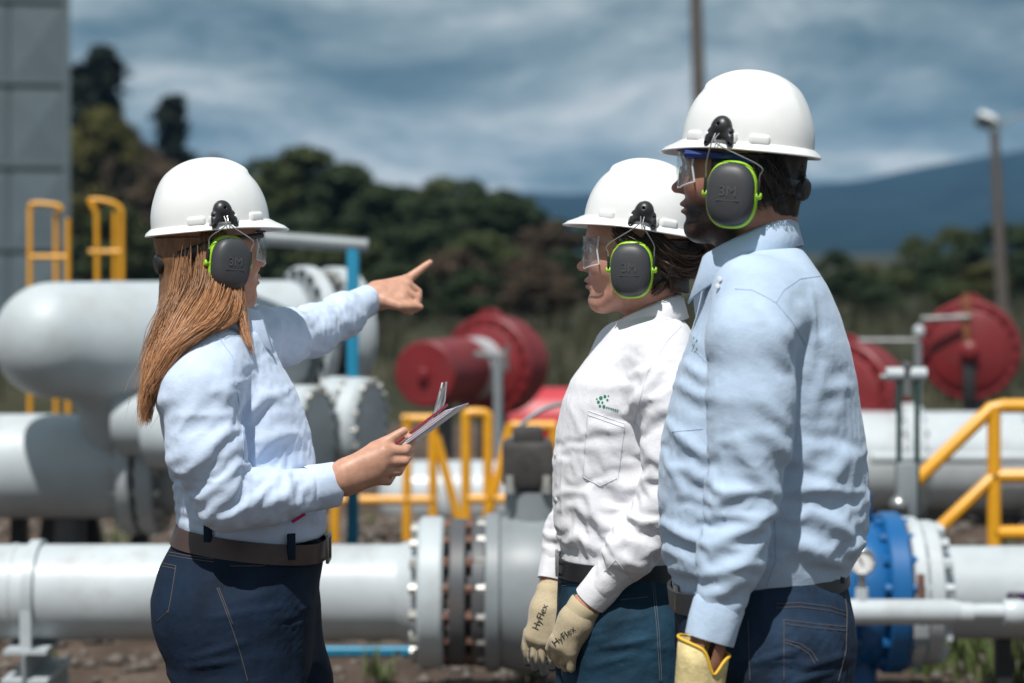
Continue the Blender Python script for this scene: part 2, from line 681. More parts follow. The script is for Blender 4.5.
M_GRASSLAND = ground_mat('grassland', [(0.3, (0.017, 0.020, 0.009)), (0.5, (0.034, 0.034, 0.016)), (0.7, (0.060, 0.050, 0.027))], 0.25, 0.5, 3)
M_YARD = ground_mat('yard_soil', [(0.28, (0.045, 0.031, 0.024)), (0.5, (0.095, 0.068, 0.053)), (0.68, (0.165, 0.125, 0.10))], 2.2, 0.9, 25)
o = put('ground', [(-3500, -300, 0), (3500, -300, 0), (3500, 4200, 0), (-3500, 4200, 0)], [(0, 1, 2, 3)], M_GRASSLAND, smooth=False)
tag(o, kind='structure')
# the yard: a gently uneven sheet of soil and gravel
nx, ny = 90, 70
xs = np.linspace(-14, 14, nx); ys = np.linspace(-3, 19, ny)
GX, GY = np.meshgrid(xs, ys, indexing='ij')
GZ = 0.012 + 0.010 * (np.sin(GX * 2.3 + 1.1 * np.sin(GY * 1.7)) * np.cos(GY * 2.9 + GX) + 0.6 * np.sin(GX * 7.1 + GY * 5.3))
GZ[0, :] = GZ[-1, :] = GZ[:, 0] = GZ[:, -1] = -0.02
GV = np.stack([GX.ravel(), GY.ravel(), GZ.ravel()], 1)
ii, jj = np.meshgrid(np.arange(nx - 1), np.arange(ny - 1), indexing='ij')
GQ = np.stack([ii * ny + jj, (ii + 1) * ny + jj, (ii + 1) * ny + jj + 1, ii * ny + jj + 1], -1).reshape(-1, 4)
tag(put('yard', GV, GQ, M_YARD, sharp=None), kind='structure')

# loose stones
def stones(name, n, xr, yr, sr, m):
    base = [(1, 0, 0), (-1, 0, 0), (0, 1, 0), (0, -1, 0), (0, 0, 1), (0, 0, -1)]
    fcs = [(0, 2, 4), (2, 1, 4), (1, 3, 4), (3, 0, 4), (2, 0, 5), (1, 2, 5), (3, 1, 5), (0, 3, 5)]
    V = []; Fc = []
    for _ in range(n):
        x, y = rng.uniform(*xr), rng.uniform(*yr)
        s = sr[0] + (sr[1] - sr[0]) * rng.random() ** 3
        a = rng.uniform(0, 6.28)
        b0 = len(V)
        for p in base:
            px, py, pz = (c * s * rng.uniform(0.7, 1.2) for c in p)
            V.append((x + px * math.cos(a) - py * math.sin(a), y + px * math.sin(a) + py * math.cos(a), 0.012 + s * 0.3 + pz * 0.65))
        Fc += [tuple(i + b0 for i in f) for f in fcs]
    o = put(name, V, np.array(Fc), m, smooth=False)
    return tag(o, kind='stuff')


M_STONE = mat('stone', (0.155, 0.13, 0.112), 0.9, var=0.45, vscale=1.7)
stones('gravel', 5200, (-3.4, 3.4), (6.3, 12), (0.012, 0.055), M_STONE)

# weeds
def blades(name, spots, m, n=26, h=(0.10, 0.3)):
    V = []; Fc = []
    for (x, y, sc) in spots:
        for _ in range(n):
            a = rng.uniform(0, 6.28); r = rng.uniform(0, 0.13) * sc
            bx, by = x + r * math.cos(a), y + r * math.sin(a)
            hh = rng.uniform(*h) * sc; ln = rng.uniform(0.1, 0.6) * hh
            d = rng.uniform(0, 6.28); w = 0.008 * sc
            dx, dy = math.cos(d), math.sin(d)
            b0 = len(V)
            V += [(bx - dy * w, by + dx * w, 0), (bx + dy * w, by - dx * w, 0),
                  (bx + dx * ln * .4 - dy * w * .8, by + dy * ln * .4 + dx * w * .8, hh * .6), (bx + dx * ln * .4 + dy * w * .8, by + dy * ln * .4 - dx * w * .8, hh * .6),
                  (bx + dx * ln, by + dy * ln, hh)]
            Fc += [(b0, b0 + 1, b0 + 3, b0 + 2), (b0 + 2, b0 + 3, b0 + 4)]
    o = put(name, V, Fc, m, smooth=False)
    return tag(o, kind='stuff')


M_WEED = mat('weed_leaf', (0.085, 0.12, 0.03), 0.7, var=0.5, vscale=3)
spots = [(rng.uniform(-2.2, 2.6), rng.uniform(7.0, 12), rng.uniform(0.3, 0.7)) for _ in range(60)]
spots += [(rng.uniform(1.35, 2.1), rng.uniform(7.2, 8.4), rng.uniform(0.6, 1.0)) for _ in range(26)]
spots += [(rng.uniform(-0.75, -0.35), rng.uniform(6.9, 7.6), 0.35) for _ in range(5)]
blades('weeds', spots, M_WEED)
spots = [(rng.uniform(-14, 22), rng.uniform(20, 58), rng.uniform(1.2, 2.2)) for _ in range(900)]
blades('meadow_grass', spots, mat('dry_grass', (0.040, 0.040, 0.016), 0.8, var=0.5, vscale=0.4), n=14, h=(0.12, 0.28))

# mountain range
crest = [(-900, 215), (-300, 208), (150, 200), (420, 196), (540, 193), (660, 196), (760, 190), (810, 185), (870, 178), (930, 166), (1024, 149), (1250, 128), (1600, 120), (2100, 135)]
nx, ny = 260, 60
pxs = np.linspace(-900, 2100, nx)
Xc = (pxs - 512) * 1500 / F
Hc = (HY - np.interp(pxs, [c[0] for c in crest], [c[1] for c in crest])) * 1500 / F + CH
ys = np.linspace(0, 1, ny)
MX = np.repeat(Xc[:, None], ny, 1); MY = 950 + 900 * ys[None, :] + 0 * MX
prof = np.interp(ys, [0, 0.611, 1.0], [0, 1, 0.55])
prof = prof ** 1.15
nz = sum(np.sin(MX * f + p1 + 1.7 * np.sin(MY * f * 0.8 + p2)) * np.sin(MY * f * 1.1 + p2) * a for f, p1, p2, a in
         [(0.011, 0.3, 1.2, 5.0), (0.023, 2.1, 0.4, 3.0), (0.051, 1.0, 3.3, 1.6), (0.12, 0.2, 5.1, 0.7)])
MZ = prof[None, :] * Hc[:, None] + nz * np.sin(np.clip(ys / 0.611, 0, 1) * PI)[None, :] ** 0.8 * 0.9
MZ += 0.6 * np.sin(MX * 0.09 + 2 * np.sin(MX * 0.031)) * prof[None, :]
MZ[:, 0] = -2
MV = np.stack([MX.ravel(), MY.ravel(), MZ.ravel()], 1)
ii, jj = np.meshgrid(np.arange(nx - 1), np.arange(ny - 1), indexing='ij')
MQ = np.stack([ii * ny + jj, (ii + 1) * ny + jj, (ii + 1) * ny + jj + 1, ii * ny + jj + 1], -1).reshape(-1, 4)
M_MOUNT = mat('mountain_forest', (0.012, 0.022, 0.025), 1.0, var=0.5, vscale=0.02, spec=0.0)
tag(put('mountain', MV, MQ, M_MOUNT, sharp=None), kind='structure')

# the air
haze = MB().box((0, 900, 48.0), (4600, 2100, 100.0))
hm = bpy.data.materials.new('haze_air'); hm.use_nodes = True
hm.node_tree.nodes.clear()
_o = hm.node_tree.nodes.new('ShaderNodeOutputMaterial'); _v = hm.node_tree.nodes.new('ShaderNodeVolumePrincipled')
_v.inputs['Color'].default_value = (0.26, 0.55, 0.92, 1)
_v.inputs['Density'].default_value = 0.00024
_v.inputs['Anisotropy'].default_value = 0.0
hm.node_tree.links.new(_v.outputs[0], _o.inputs['Volume'])
tag(haze.put('haze', hm, smooth=False), kind='stuff')

# ------------------------------------------------------------------ trees
def leaf_quads(P, N, size, r):
    """P: leaf centres, N: rough normals"""
    n = len(P)
    up = r.normal(size=(n, 3)); t = np.cross(N, up); t /= np.linalg.norm(t, axis=1, keepdims=True) + 1e-9
    b = np.cross(N, t)
    s = size * r.uniform(0.6, 1.35, n)[:, None]
    V = np.stack([P - t * s * .55, P - b * s * 0.9 + N * s * .1, P + t * s * .55, P + b * s * 0.9 - N * s * .2], 1).reshape(-1, 3)
    return V, np.arange(n * 4).reshape(n, 4)


def crown_broad(seed, h=1.0, w=0.42, base=0.22, clumps=46, per=150, leaf=0.030):
    r = np.random.default_rng(seed)
    Ps = []; Ns = []
    for _ in range(clumps):
        th = r.uniform(0, 2 * PI); z = r.uniform(0, 1)
        rad = w * (math.sin(PI * (0.16 + 0.80 * z)) ** 0.75) * r.uniform(0.45, 1.0)
        c = np.array([rad * math.cos(th), rad * math.sin(th), base + (h - base) * (0.06 + 0.86 * z)])
        cr = r.uniform(0.07, 0.15) * h
        d = r.normal(size=(per, 3)); d /= np.linalg.norm(d, axis=1, keepdims=True)
        d[:, 2] = np.where(r.random(per) < 0.6, np.abs(d[:, 2]), d[:, 2])
        p = c + d * cr * (r.uniform(0.35, 1.0, per) ** 0.5)[:, None] * np.array([1.15, 1.15, 0.75])
        Ps.append(p); nn = d + r.normal(size=(per, 3)) * 0.7
        Ns.append(nn / np.linalg.norm(nn, axis=1, keepdims=True))
    V, Q = leaf_quads(np.concatenate(Ps), np.concatenate(Ns), leaf, r)
    return new_mesh('crown', V, Q, None, False)


def crown_conifer(seed, tiers=26, per=230, leaf=0.022, w=0.19):
    r = np.random.default_rng(seed)
    Ps = []; Ns = []
    for t in range(tiers):
        z = 0.10 + 0.88 * t / tiers
        rad = w * (1 - z) ** 0.80 * r.uniform(0.45, 1.25) + 0.010
        nb = r.integers(4, 8)
        for bq in range(nb):
            a = r.uniform(0, 2 * PI)
            k = per // nb
            s = r.uniform(0.1, 1, k) ** 0.7
            p = np.stack([np.cos(a) * rad * s, np.sin(a) * rad * s, z - 0.06 * s * rad / w - 0.01 + r.normal(size=k) * 0.008], 1) + r.normal(size=(k, 3)) * 0.014
            Ps.append(p)
            nn = r.normal(size=(k, 3)) * 0.7 + np.array([0, 0, 0.8]); Ns.append(nn / np.linalg.norm(nn, axis=1, keepdims=True))
    V, Q = leaf_quads(np.concatenate(Ps), np.concatenate(Ns), leaf, r)
    return new_mesh('crown', V, Q, None, False)


def trunk_mesh(seed, conifer=False):
    r = random.Random(seed)
    mb = MB()
    top = 0.95 if conifer else 0.55
    pts = [(r.uniform(-.012, .012) * i, r.uniform(-.012, .012) * i, top * i / 6) for i in range(7)]
    mb.tube(pts, [0.026 * (1 - 0.85 * i / 6) for i in range(7)], 7)
    if not conifer:
        for k in range(7):
            a = r.uniform(0, 6.28); z0 = r.uniform(0.2, 0.5); ln = r.uniform(0.15, 0.32)
            mb.tube([(0, 0, z0), (ln * .5 * math.cos(a), ln * .5 * math.sin(a), z0 + ln * .55), (ln * math.cos(a), ln * math.sin(a), z0 + ln * 1.2)], [0.012, 0.008, 0.003], 5)
    return mb.mesh('trunk')


M_BARK = mat('bark', (0.085, 0.065, 0.05), 0.95, var=0.4, vscale=6)
LEAF = {
    'dark': mat('leaf_dark_green', (0.030, 0.048, 0.017), 0.7, var=0.55, vscale=5, spec=0.25),
    'mid': mat('leaf_mid_green', (0.058, 0.074, 0.024), 0.7, var=0.5, vscale=5, spec=0.25),
    'olive': mat('leaf_olive', (0.085, 0.080, 0.022), 0.75, var=0.5, vscale=5, spec=0.2),
    'brown': mat('leaf_dry_brown', (0.090, 0.066, 0.045), 0.85, var=0.5, vscale=5, spec=0.1),
    'conifer': mat('needle_dark', (0.020, 0.028, 0.018), 0.75, var=0.5, vscale=8, spec=0.2),
}
BROAD = [crown_broad(100 + i, w=0.40 + 0.05 * (i % 3), base=[0.2, 0.12, 0.26, 0.1][i]) for i in range(4)]
CONI = [crown_conifer(200 + i) for i in range(2)]
TRUNKB = [trunk_mesh(300 + i) for i in range(2)]
TRUNKC = trunk_mesh(400, True)
CROWN_OF = {}


def crown_for(kind, i):
    key = (kind, i)
    if key not in CROWN_OF:
        me = (CONI if kind == 'conifer' else BROAD)[i].copy()
        me.materials.append(LEAF[kind])
        CROWN_OF[key] = me
    return CROWN_OF[key]


for t_ in TRUNKB + [TRUNKC]: t_.materials.append(M_BARK)
WORD = {'dark': 'dark green', 'mid': 'mid green', 'olive': 'yellowish olive', 'brown': 'dry brown', 'conifer': 'tall dark'}


def tree(px, top, d, kind, wide=1.0, label=None, group='trees behind the plant'):
    X = (px - 512) * d / F
    h = CH + (HY - top) * d / F
    name = 'conifer_tree' if kind == 'conifer' else 'broadleaf_tree'
    t = thing(name, label, 'tree', (X, d, -0.05), group)
    rot = rng.uniform(0, 6.28)
    if kind == 'conifer':
        i = rng.randrange(2)
        link('trunk', TRUNKC, None, t, scale=(h * .8, h * .8, h))
        link('crown', crown_for(kind, i), None, t, rot=(0, 0, rot), scale=(h * wide, h * wide, h * 1.02))
    else:
        i = rng.randrange(4)
        link('trunk', TRUNKB[rng.randrange(2)], None, t, scale=(h, h, h))
        link('crown', crown_for(kind, i), None, t, rot=(0, 0, rot), scale=(h * wide, h * wide, h * 1.02))
    return t


for a in [
    (82, 60, 92, 'conifer', 1.15, 'dark conifer half hidden by the grey clad building'),
    (103, 42, 88, 'conifer', 1.25, 'tallest dark conifer beside the grey clad building'),
    (172, 92, 86, 'conifer', 1.25, 'dark conifer standing alone, second tallest, left of the pointing woman'),
    (98, 112, 70, 'olive', 0.62, 'yellowish olive tree below the tallest conifer'),
    (138, 135, 78, 'brown', 0.6, 'dry brown tree between the two groups of conifers'),
    (165, 165, 66, 'brown', 0.8, 'low dry brown tree under the lone conifer'),
    (118, 205, 60, 'mid', 1.0, 'low green tree behind the two yellow grab rails'),
    (210, 160, 74, 'brown', 0.7, 'brownish tree hidden behind the pointing woman\'s hard hat'),
    (262, 162, 68, 'dark', 0.9, 'dark tree just right of the pointing woman\'s hard hat brim'),
    (312, 150, 64, 'mid', 1.0, 'highest leafy tree right of the pointing woman'),
    (352, 172, 62, 'dark', 1.1, 'dark tree above the pointing woman\'s sleeve'),
    (398, 186, 72, 'dark', 1.1, 'dark tree directly behind the pointing finger'),
    (438, 180, 66, 'mid', 1.0, 'rounded tree right of the pointing finger'),
    (480, 182, 63, 'dark', 1.1, 'broad dark tree above the red closure drum'),
    (522, 198, 64, 'dark', 0.9, 'dark tree left of the middle woman\'s hat brim'),
    (545, 222, 60, 'brown', 1.1, 'brown bushy tree beside the middle woman\'s face'),
    (585, 228, 66, 'dark', 1.1, 'dark tree behind the middle woman\'s face'),
    (640, 245, 70, 'dark', 1.0, 'dark tree hidden behind the middle woman'),
    (838, 250, 62, 'dark', 1.1, 'dark bush just right of the man\'s shoulder'),
    (868, 262, 68, 'olive', 1.1, 'olive bush right of the man\'s shoulder'),
    (915, 236, 70, 'mid', 1.0, 'rounded tree between the man and the lamp pole'),
    (958, 226, 64, 'mid', 1.1, 'taller green tree left of the lamp pole'),
    (1005, 224, 62, 'dark', 1.2, 'dark tree behind the lamp pole'),
    (1050, 215, 66, 'mid', 1.1, 'green tree at the right edge of the picture'),
    (240, 205, 56, 'mid', 1.2, 'low green bush behind the grey cross beam'),
    (300, 215, 54, 'dark', 1.3, 'low dark bush behind the blue post'),
    (420, 222, 54, 'dark', 1.4, 'wide low dark bush under the pointing hand'),
    (480, 232, 52, 'mid', 1.4, 'wide low green bush above the red closure disc'),
    (225, 168, 80, 'dark', 1.2, 'dark tree far behind the pointing woman\'s hat brim'),
    (288, 172, 76, 'dark', 1.2, 'dark tree in the gap left of the highest leafy tree'),
    (335, 172, 72, 'dark', 1.2, 'dark tree rising behind the pointing sleeve'),
    (378, 190, 74, 'mid', 1.2, 'green tree in the gap above the pointing wrist'),
    (418, 200, 70, 'dark', 1.3, 'dark tree right above the pointing fingertip'),
    (458, 196, 74, 'dark', 1.2, 'dark tree in the gap above the red drum'),
    (502, 192, 70, 'mid', 1.1, 'green tree above the red closure lug'),
    (350, 232, 50, 'mid', 1.5, 'low green bush under the pointing forearm'),
    (450, 250, 48, 'brown', 1.5, 'low brownish bush right of the pointing hand'),
    (530, 255, 50, 'brown', 1.4, 'low brownish bush left of the middle woman\'s chin'),
    (565, 250, 54, 'dark', 1.4, 'low dark bush behind the middle woman\'s nose'),
    (935, 252, 60, 'dark', 1.3, 'dark bush between the lamp pole and the man\'s back'),
    (1030, 250, 56, 'dark', 1.4, 'low dark bush right of the lamp pole'),
    (855, 268, 50, 'dark', 1.5, 'low dark bush behind the man\'s shoulder blade'),
    (395, 262, 44, 'dark', 1.7, 'wide low thicket right under the pointing palm'),
    (470, 268, 43, 'dark', 1.7, 'wide low thicket behind the red drum'),
    (535, 272, 42, 'brown', 1.7, 'wide low brown thicket above the red tank'),
    (880, 285, 46, 'dark', 1.8, 'wide low thicket behind the red ring flange'),
    (955, 280, 48, 'mid', 1.8, 'wide low thicket behind the right red closure door'),
    (895, 268, 54, 'mid', 1.5, 'low green bush behind the thin horizontal rod'),
    (985, 262, 56, 'olive', 1.5, 'low olive bush above the right red closure'),
]:
    tree(*a)
# ================================================================== the gas plant
def hexbolt(L, r, nut):
    mb = MB()
    mb.lathe((0, 0, -L / 2 - nut * .5), (0, 0, 1), [(0, r * .55), (L + nut, r * .55)], 8)
    for z in (-L / 2 - nut, L / 2):
        mb.lathe((0, 0, z), (0, 0, 1), [(0, r), (nut, r)], 6)
    return mb.mesh('bolt', 30)


_bolts = {}


def flange(parent, c, ax, r, th, nb, rb, m, mb_, nut=None, br=None, inner=0.0, name='flange', seg=64):
    """one flange ring with its bolts as sub-parts"""
    c = Vector(c); ax = Vector(ax).normalized()
    bv = th * 0.12
    fl = MB().lathe(c - ax * th / 2, ax, [(0, max(inner, 0.001)), (0, r - bv), (bv, r), (th - bv, r), (th, r - bv), (th, max(inner, 0.001))], seg).put(name, m, parent)
    br = br or r * 0.065
    nut = nut or br * 1.3
    key = (round(th, 3), round(br, 4), round(nut, 4), mb_.name)
    if key not in _bolts:
        me = hexbolt(th, br, nut); me.materials.append(mb_)
        _bolts[key] = me
    M = frame(ax)
    for k in range(nb):
        a = 2 * PI * (k + 0.5) / nb
        p = c + M @ Vector((rb * math.cos(a), rb * math.sin(a), 0))
        stamp('bolt', _bolts[key], None, fl, p, M @ Matrix.Rotation(a, 3, 'Z'))
    return fl


def pipe(parent, a, b, r, m, name='pipe', seg=56):
    return MB().cyl(a, b, r, seg=seg).put(name, m, parent, sharp=50)


# ---- foreground line, 7.1 m away
D1 = 7.1
def X1(px): return (px - 512) * D1 / F
Z1 = at(0, 592, D1).z
AX = Vector((1, 0, 0))
def P1(px, dz=0, dy=0): return Vector((X1(px), D1 + dy, Z1 + dz))


t = thing('gas_pipe', 'long white pipe running behind the pointing woman\'s hips, with a bolted end flange', 'pipe', (X1(200), D1, 0))
pipe(t, P1(-700), P1(420), 0.158, M_WHITE)
pipe(t, P1(14), P1(18.5), 0.1615, M_WHITE, 'weld_seam')
flange(t, P1(432), AX, 0.250, 0.085, 16, 0.212, M_WHITE2, M_BOLT, br=0.019, inner=0.15)
MB().lathe(P1(398), AX, [(0, 0.158), (0.05, 0.172), (0.065, 0.185)], 56).put('weld_neck', M_WHITE, t)

t = thing('valve_spool', 'dark grey flanged spool with rusty bolts bolted to the white pipe', 'pipe fitting', (X1(465), D1, 0))
flange(t, P1(458.5), AX, 0.243, 0.055, 16, 0.225, M_DGREY, M_RUST, br=0.018, nut=0.03, inner=0.14)
MB().lathe(P1(463), AX, [(0, 0.20), (0.07, 0.20)], 48).put('gasket_ring', M_DGREY, t)
flange(t, P1(479), AX, 0.240, 0.045, 16, 0.212, M_DGREY, M_RUST, br=0.018, nut=0.028, inner=0.14)

M_GEAR = mat('grimy_cast_iron', (0.055, 0.050, 0.047), 0.7, var=0.4, vscale=14, bump=0.3, bscale=60)
t = thing('ball_valve', 'large grey valve with a handwheel left of the middle woman\'s gloves', 'valve', (X1(530), D1, 0))
flange(t, P1(493), AX, 0.262, 0.05, 16, 0.228, M_GREY, M_BOLT, br=0.019, nut=0.026, inner=0.14)
MB().lathe(P1(497), AX, [(0, 0.245), (0.06, 0.262), (0.16, 0.266), (0.24, 0.25), (0.30, 0.215), (0.36, 0.19)], 64).put('body', M_GREY, t, sharp=60)
MB().cyl(P1(535, 0.2), P1(535, 0.34), 0.10, seg=28).put('neck', M_GREY, t)
g = MB().box(P1(528, 0.43), (0.17, 0.22, 0.15), bev=0.02).put('gearbox', M_GEAR, t)
MB().box(P1(528, 0.52, 0.0), (0.10, 0.12, 0.06), bev=0.015).put('gearbox_cap', M_GEAR, g)
for s in (-1, 1):
    MB().cyl(P1(528 + 18 * s, 0.34, -0.10), P1(528 + 18 * s, 0.40, -0.10), 0.018, seg=6).put('cap_screw', M_BOLT, g)
wh = P1(566, 0.40, 0.20)
wax = Vector((-0.30, 0.92, 0.10)).normalized()
Mw = frame(wax)
ring = [wh + Mw @ Vector((0.215 * math.cos(a), 0.215 * math.sin(a), 0)) for a in np.linspace(0, 2 * PI, 49)]
w = MB().tube(ring, 0.009, 10, caps=False).put('handwheel', M_GREY, t)
for k in range(4):
    a = k * PI / 2 + 0.5
    MB().tube([wh + wax * -0.03, wh + Mw @ Vector((0.11 * math.cos(a), 0.11 * math.sin(a), -0.015)), wh + Mw @ Vector((0.212 * math.cos(a), 0.212 * math.sin(a), 0))], 0.008, 8).put('spoke', M_GREY, w)
MB().cyl(wh - wax * 0.05, wh + wax * 0.012, 0.028, seg=20).put('hub', M_DGREY, w)
MB().cyl(P1(536, 0.42), wh - wax * 0.04, 0.016, seg=14).put('shaft', M_STEEL, t)

t = thing('middle_pipe', 'white pipe passing behind the middle woman and the man', 'pipe', (X1(700), D1, 0))
pipe(t, P1(562), P1(838), 0.156, M_WHITE)

t = thing('blue_valve', 'bright blue flanged valve low behind the man\'s back', 'valve', (X1(872), D1, 0))
MB().lathe(P1(832), AX, [(0, 0.16), (0.03, 0.215), (0.075, 0.235), (0.15, 0.235), (0.19, 0.20)], 56).put('body', M_BLUE, t, sharp=50)
flange(t, P1(889), AX, 0.266, 0.07, 16, 0.238, M_BLUE, M_BLUE, br=0.017, nut=0.02, inner=0.14)
flange(t, P1(838), AX, 0.258, 0.05, 16, 0.232, M_BLUE, M_BLUE, br=0.017, nut=0.02, inner=0.14)
MB().cyl(P1(862, -0.42), P1(862, -0.2), 0.05, seg=18).put('foot', M_BLUE, t)
MB().box(P1(862, -0.385), (0.2, 0.2, 0.02)).put('foot_plate', M_BLUE, t)
MB().cyl(P1(858, 0.2), P1(858, 0.33), 0.045, seg=18).put('stem_neck', M_BLUE, t)

t = thing('gas_pipe', 'white flanged pipe leaving the picture at lower right', 'pipe', (X1(980), D1, 0))
flange(t, P1(909), AX, 0.250, 0.045, 16, 0.212, M_WHITE, M_BOLT, br=0.019, nut=0.028, inner=0.13)
flange(t, P1(925), AX, 0.238, 0.05, 16, 0.212, M_WHITE, M_WHITE, br=0.02, nut=0.028, inner=0.13)
MB().lathe(P1(932), AX, [(0, 0.19), (0.03, 0.168), (0.05, 0.153)], 56).put('weld_neck', M_WHITE, t)
pipe(t, P1(936), P1(1700), 0.153, M_WHITE)
MB().tube([P1(905.5, 0.1, -0.268), P1(905.5, -0.02, -0.275), P1(905.5, -0.06, -0.272)], 0.012, 8).put('tag_wire', M_RUST, t)
MB().box(P1(905.5, -0.085, -0.278), (0.05, 0.008, 0.085), bev=0.003).put('metal_tag', M_GREY, t)

# small white impulse line with gauge in front
D2 = 6.72
def P2(px, py, dy=0): return at(px, py, D2 + dy)


t = thing('impulse_line', 'thin white pipe in front of the blue valve at the man\'s hip', 'pipe', (at(930, 0, D2).x, D2, 0))
MB().lathe(P2(815, 612), AX, [(0, 0.040), (0.43, 0.040), (0.475, 0.026), (0.48, 0.026), (1.6, 0.026)], 32).put('pipe', M_WHITE, t)
MB().cyl(P2(958, 613), P2(972, 613), 0.033, seg=26).put('coupling', M_WHITE, t)
for px in (840, 1120):
    MB().box((at(px, 0, D2).x, D2, P2(0, 612).z / 2 - 0.02), (0.03, 0.03, P2(0, 612).z - 0.04)).put('prop', M_BLACK, t)
v = MB().lathe(P2(1003, 613), AX, [(0, 0.038), (0.02, 0.046), (0.05, 0.046), (0.07, 0.038)], 28).put('needle_valve', M_WHITE, t)
MB().cyl(P2(1014, 608), P2(1014, 592), 0.014, seg=12).put('stem', M_STEEL, v)
MB().box(P2(1018, 596), (0.07, 0.02, 0.022), bev=0.006).put('lever', mat('dark_purple_plastic', (0.06, 0.03, 0.09), 0.4), v)

t = thing('pressure_gauge', 'round white dial gauge on the thin white pipe beside the man', 'gauge', P2(862, 612))
gc = P2(862, 562, -0.02)
ga = Vector((-0.12, -0.99, 0.02)).normalized()
MB().lathe(gc + ga * -0.035, ga, [(0, 0.038), (0.02, 0.043), (0.035, 0.043), (0.038, 0.0385), (0.031, 0.0385)], 40, True).put('case', M_STEEL, t)
dl = MB().lathe(gc + ga * -0.012, ga, [(0, 0.0375), (0.007, 0.0375)], 40).put('dial', M_GAUGE, t)
Mg = frame(ga)
MB().box(gc + Mg @ Vector((0.008, 0.005, 0.0)), (0.036, 0.003, 0.0015), Mg @ Matrix.Rotation(0.5, 3, 'Z')).put('needle', M_BLACK, dl)
for k in range(10):
    a = 0.7 + k * (2 * PI - 1.4) / 9 + PI
    MB().box(gc + Mg @ Vector((0.031 * math.cos(a), 0.031 * math.sin(a), -0.003)), (0.007, 0.0016, 0.0025), Mg @ Matrix.Rotation(a, 3, 'Z')).put('tick_mark', M_BLACK, dl)
MB().cyl(P2(862, 576), P2(862, 590), 0.012, seg=14).put('stem', M_STEEL, t)
MB().cyl(P2(862, 588), P2(862, 603), 0.021, seg=6).put('hex_fitting', M_WHITE, t)

# pipe supports under the foreground line
def support(px, label, strap=True):
    t = thing('pipe_support', label, 'pipe support', (X1(px), D1, 0), 'supports under the foreground pipe')
    x = X1(px)
    top = Z1 - 0.168
    if strap:
        pts = [Vector((x, D1 + 0.168 * math.cos(a), Z1 + 0.168 * math.sin(a))) for a in np.linspace(-0.35, PI + 0.35, 30)]
        V = []; Fc = []
        for p in pts:
            n = Vector((0, p.y - D1, p.z - Z1)).normalized()
            for dx in (-0.018, 0.018):
                for q in (-0.0055, 0.006):
                    V.append(p + n * q + Vector((dx, 0, 0)))
        for i in range(len(pts) - 1):
            b = i * 4
            Fc += [(b, b + 4, b + 6, b + 2), (b + 1, b + 3, b + 7, b + 5), (b, b + 1, b + 5, b + 4), (b + 2, b + 6, b + 7, b + 3)]
        Fc += [(0, 2, 3, 1), (len(V) - 4, len(V) - 3, len(V) - 1, len(V) - 2)]
        MB().add(V, Fc).put('strap', M_WHITE, t)
        for s in (-1, 1):
            MB().box((x, D1 + s * 0.166, Z1 - 0.10), (0.036, 0.012, 0.13)).put('strap_leg', M_WHITE, t)
    MB().box((x, D1, top + 0.0), (0.14, 0.36, 0.014)).put('saddle_plate', M_WHITE2, t)
    MB().box((x, D1, top - 0.0475), (0.012, 0.40, 0.079)).put('web', M_GREY, t)
    MB().box((x, D1, top - 0.094), (0.15, 0.38, 0.014)).put('base_flange', M_WHITE2, t)
    h = top - 0.102
    MB().box((x, D1, h / 2 - 0.005), (0.14, 0.36, h), bev=0.01).put('pedestal', M_CONC, t)
    return t


support(37, 'strapped pipe support at the far left, under the white pipe')
support(650, 'pipe support behind the middle woman\'s legs', False)
t = thing('pipe_stand', 'thin black stand under the right white pipe', 'pipe support', (X1(1003), D1, 0))
MB().box((X1(1003), D1, (Z1 - 0.155) / 2), (0.05, 0.05, Z1 - 0.155)).put('post', M_BLACK, t)
MB().box((X1(1003), D1, 0.02), (0.16, 0.16, 0.02)).put('foot_plate', M_BLACK, t)

# ---- big twin line on the left, 8.5 m away
D3 = 9.15
Z3 = at(0, 466, D3).z
def P3(px, dz=0, dy=0): return Vector(((px - 512) * D3 / F, D3 + dy, Z3 + dz))


t = thing('main_pipe', 'thick white pipe on the left under the capped barrel, with bolted flange pair', 'pipe', (P3(80).x, D3, 0))
pipe(t, P3(-500), P3(126), 0.223, M_WHITE2)
flange(t, P3(134), AX, 0.292, 0.06, 18, 0.256, M_WHITE2, M_BOLT, br=0.019, nut=0.028, inner=0.15)
flange(t, P3(154), AX, 0.292, 0.075, 18, 0.256, M_WHITE2, M_BOLT, br=0.019, nut=0.028, inner=0.15)
pipe(t, P3(161), P3(330), 0.20, M_WHITE2)
for px in (-60, 70, 240):
    MB().cyl((P3(px).x, D3, 0.0), (P3(px).x, D3, Z3 - 0.19), 0.07, seg=20).put('leg', M_DGREY, t)
    MB().box((P3(px).x, D3, 0.03), (0.24, 0.24, 0.03)).put('foot_plate', M_DGREY, t)

# barrel above it
bd = Vector((0.85, 0.527, 0)).normalized()
b0 = at(50, 340, 8.75)
t = thing('scraper_barrel', 'capped white barrel with domed end at the left edge above the thick pipe', 'pressure vessel', (b0.x, b0.y, 0))
S = SDF((b0.x - 0.55, b0.y - 0.5, Z3 + 0.02), (b0.x + 1.35, b0.y + 0.95, b0.z + 0.4), 0.016)
cap = b0 - bd * 0.02
S.u(S.cone(cap + bd * 0.03, b0 + bd * 1.2, 0.238, 0.238))
S.D = np.maximum(S.D, S.plane(b0 + bd * 1.1, bd))
S.D = np.minimum(S.D, S.ell(cap + bd * 0.08, (0.265, 0.238, 0.238), [[bd.x, -bd.y, 0], [bd.y, bd.x, 0], [0, 0, 1]]))
leg = b0 + bd * 0.27
S.u(S.cone((leg.x, leg.y, leg.z - 0.05), (leg.x, D3 - 0.02, Z3 + 0.08), 0.172, 0.172), 0.14)
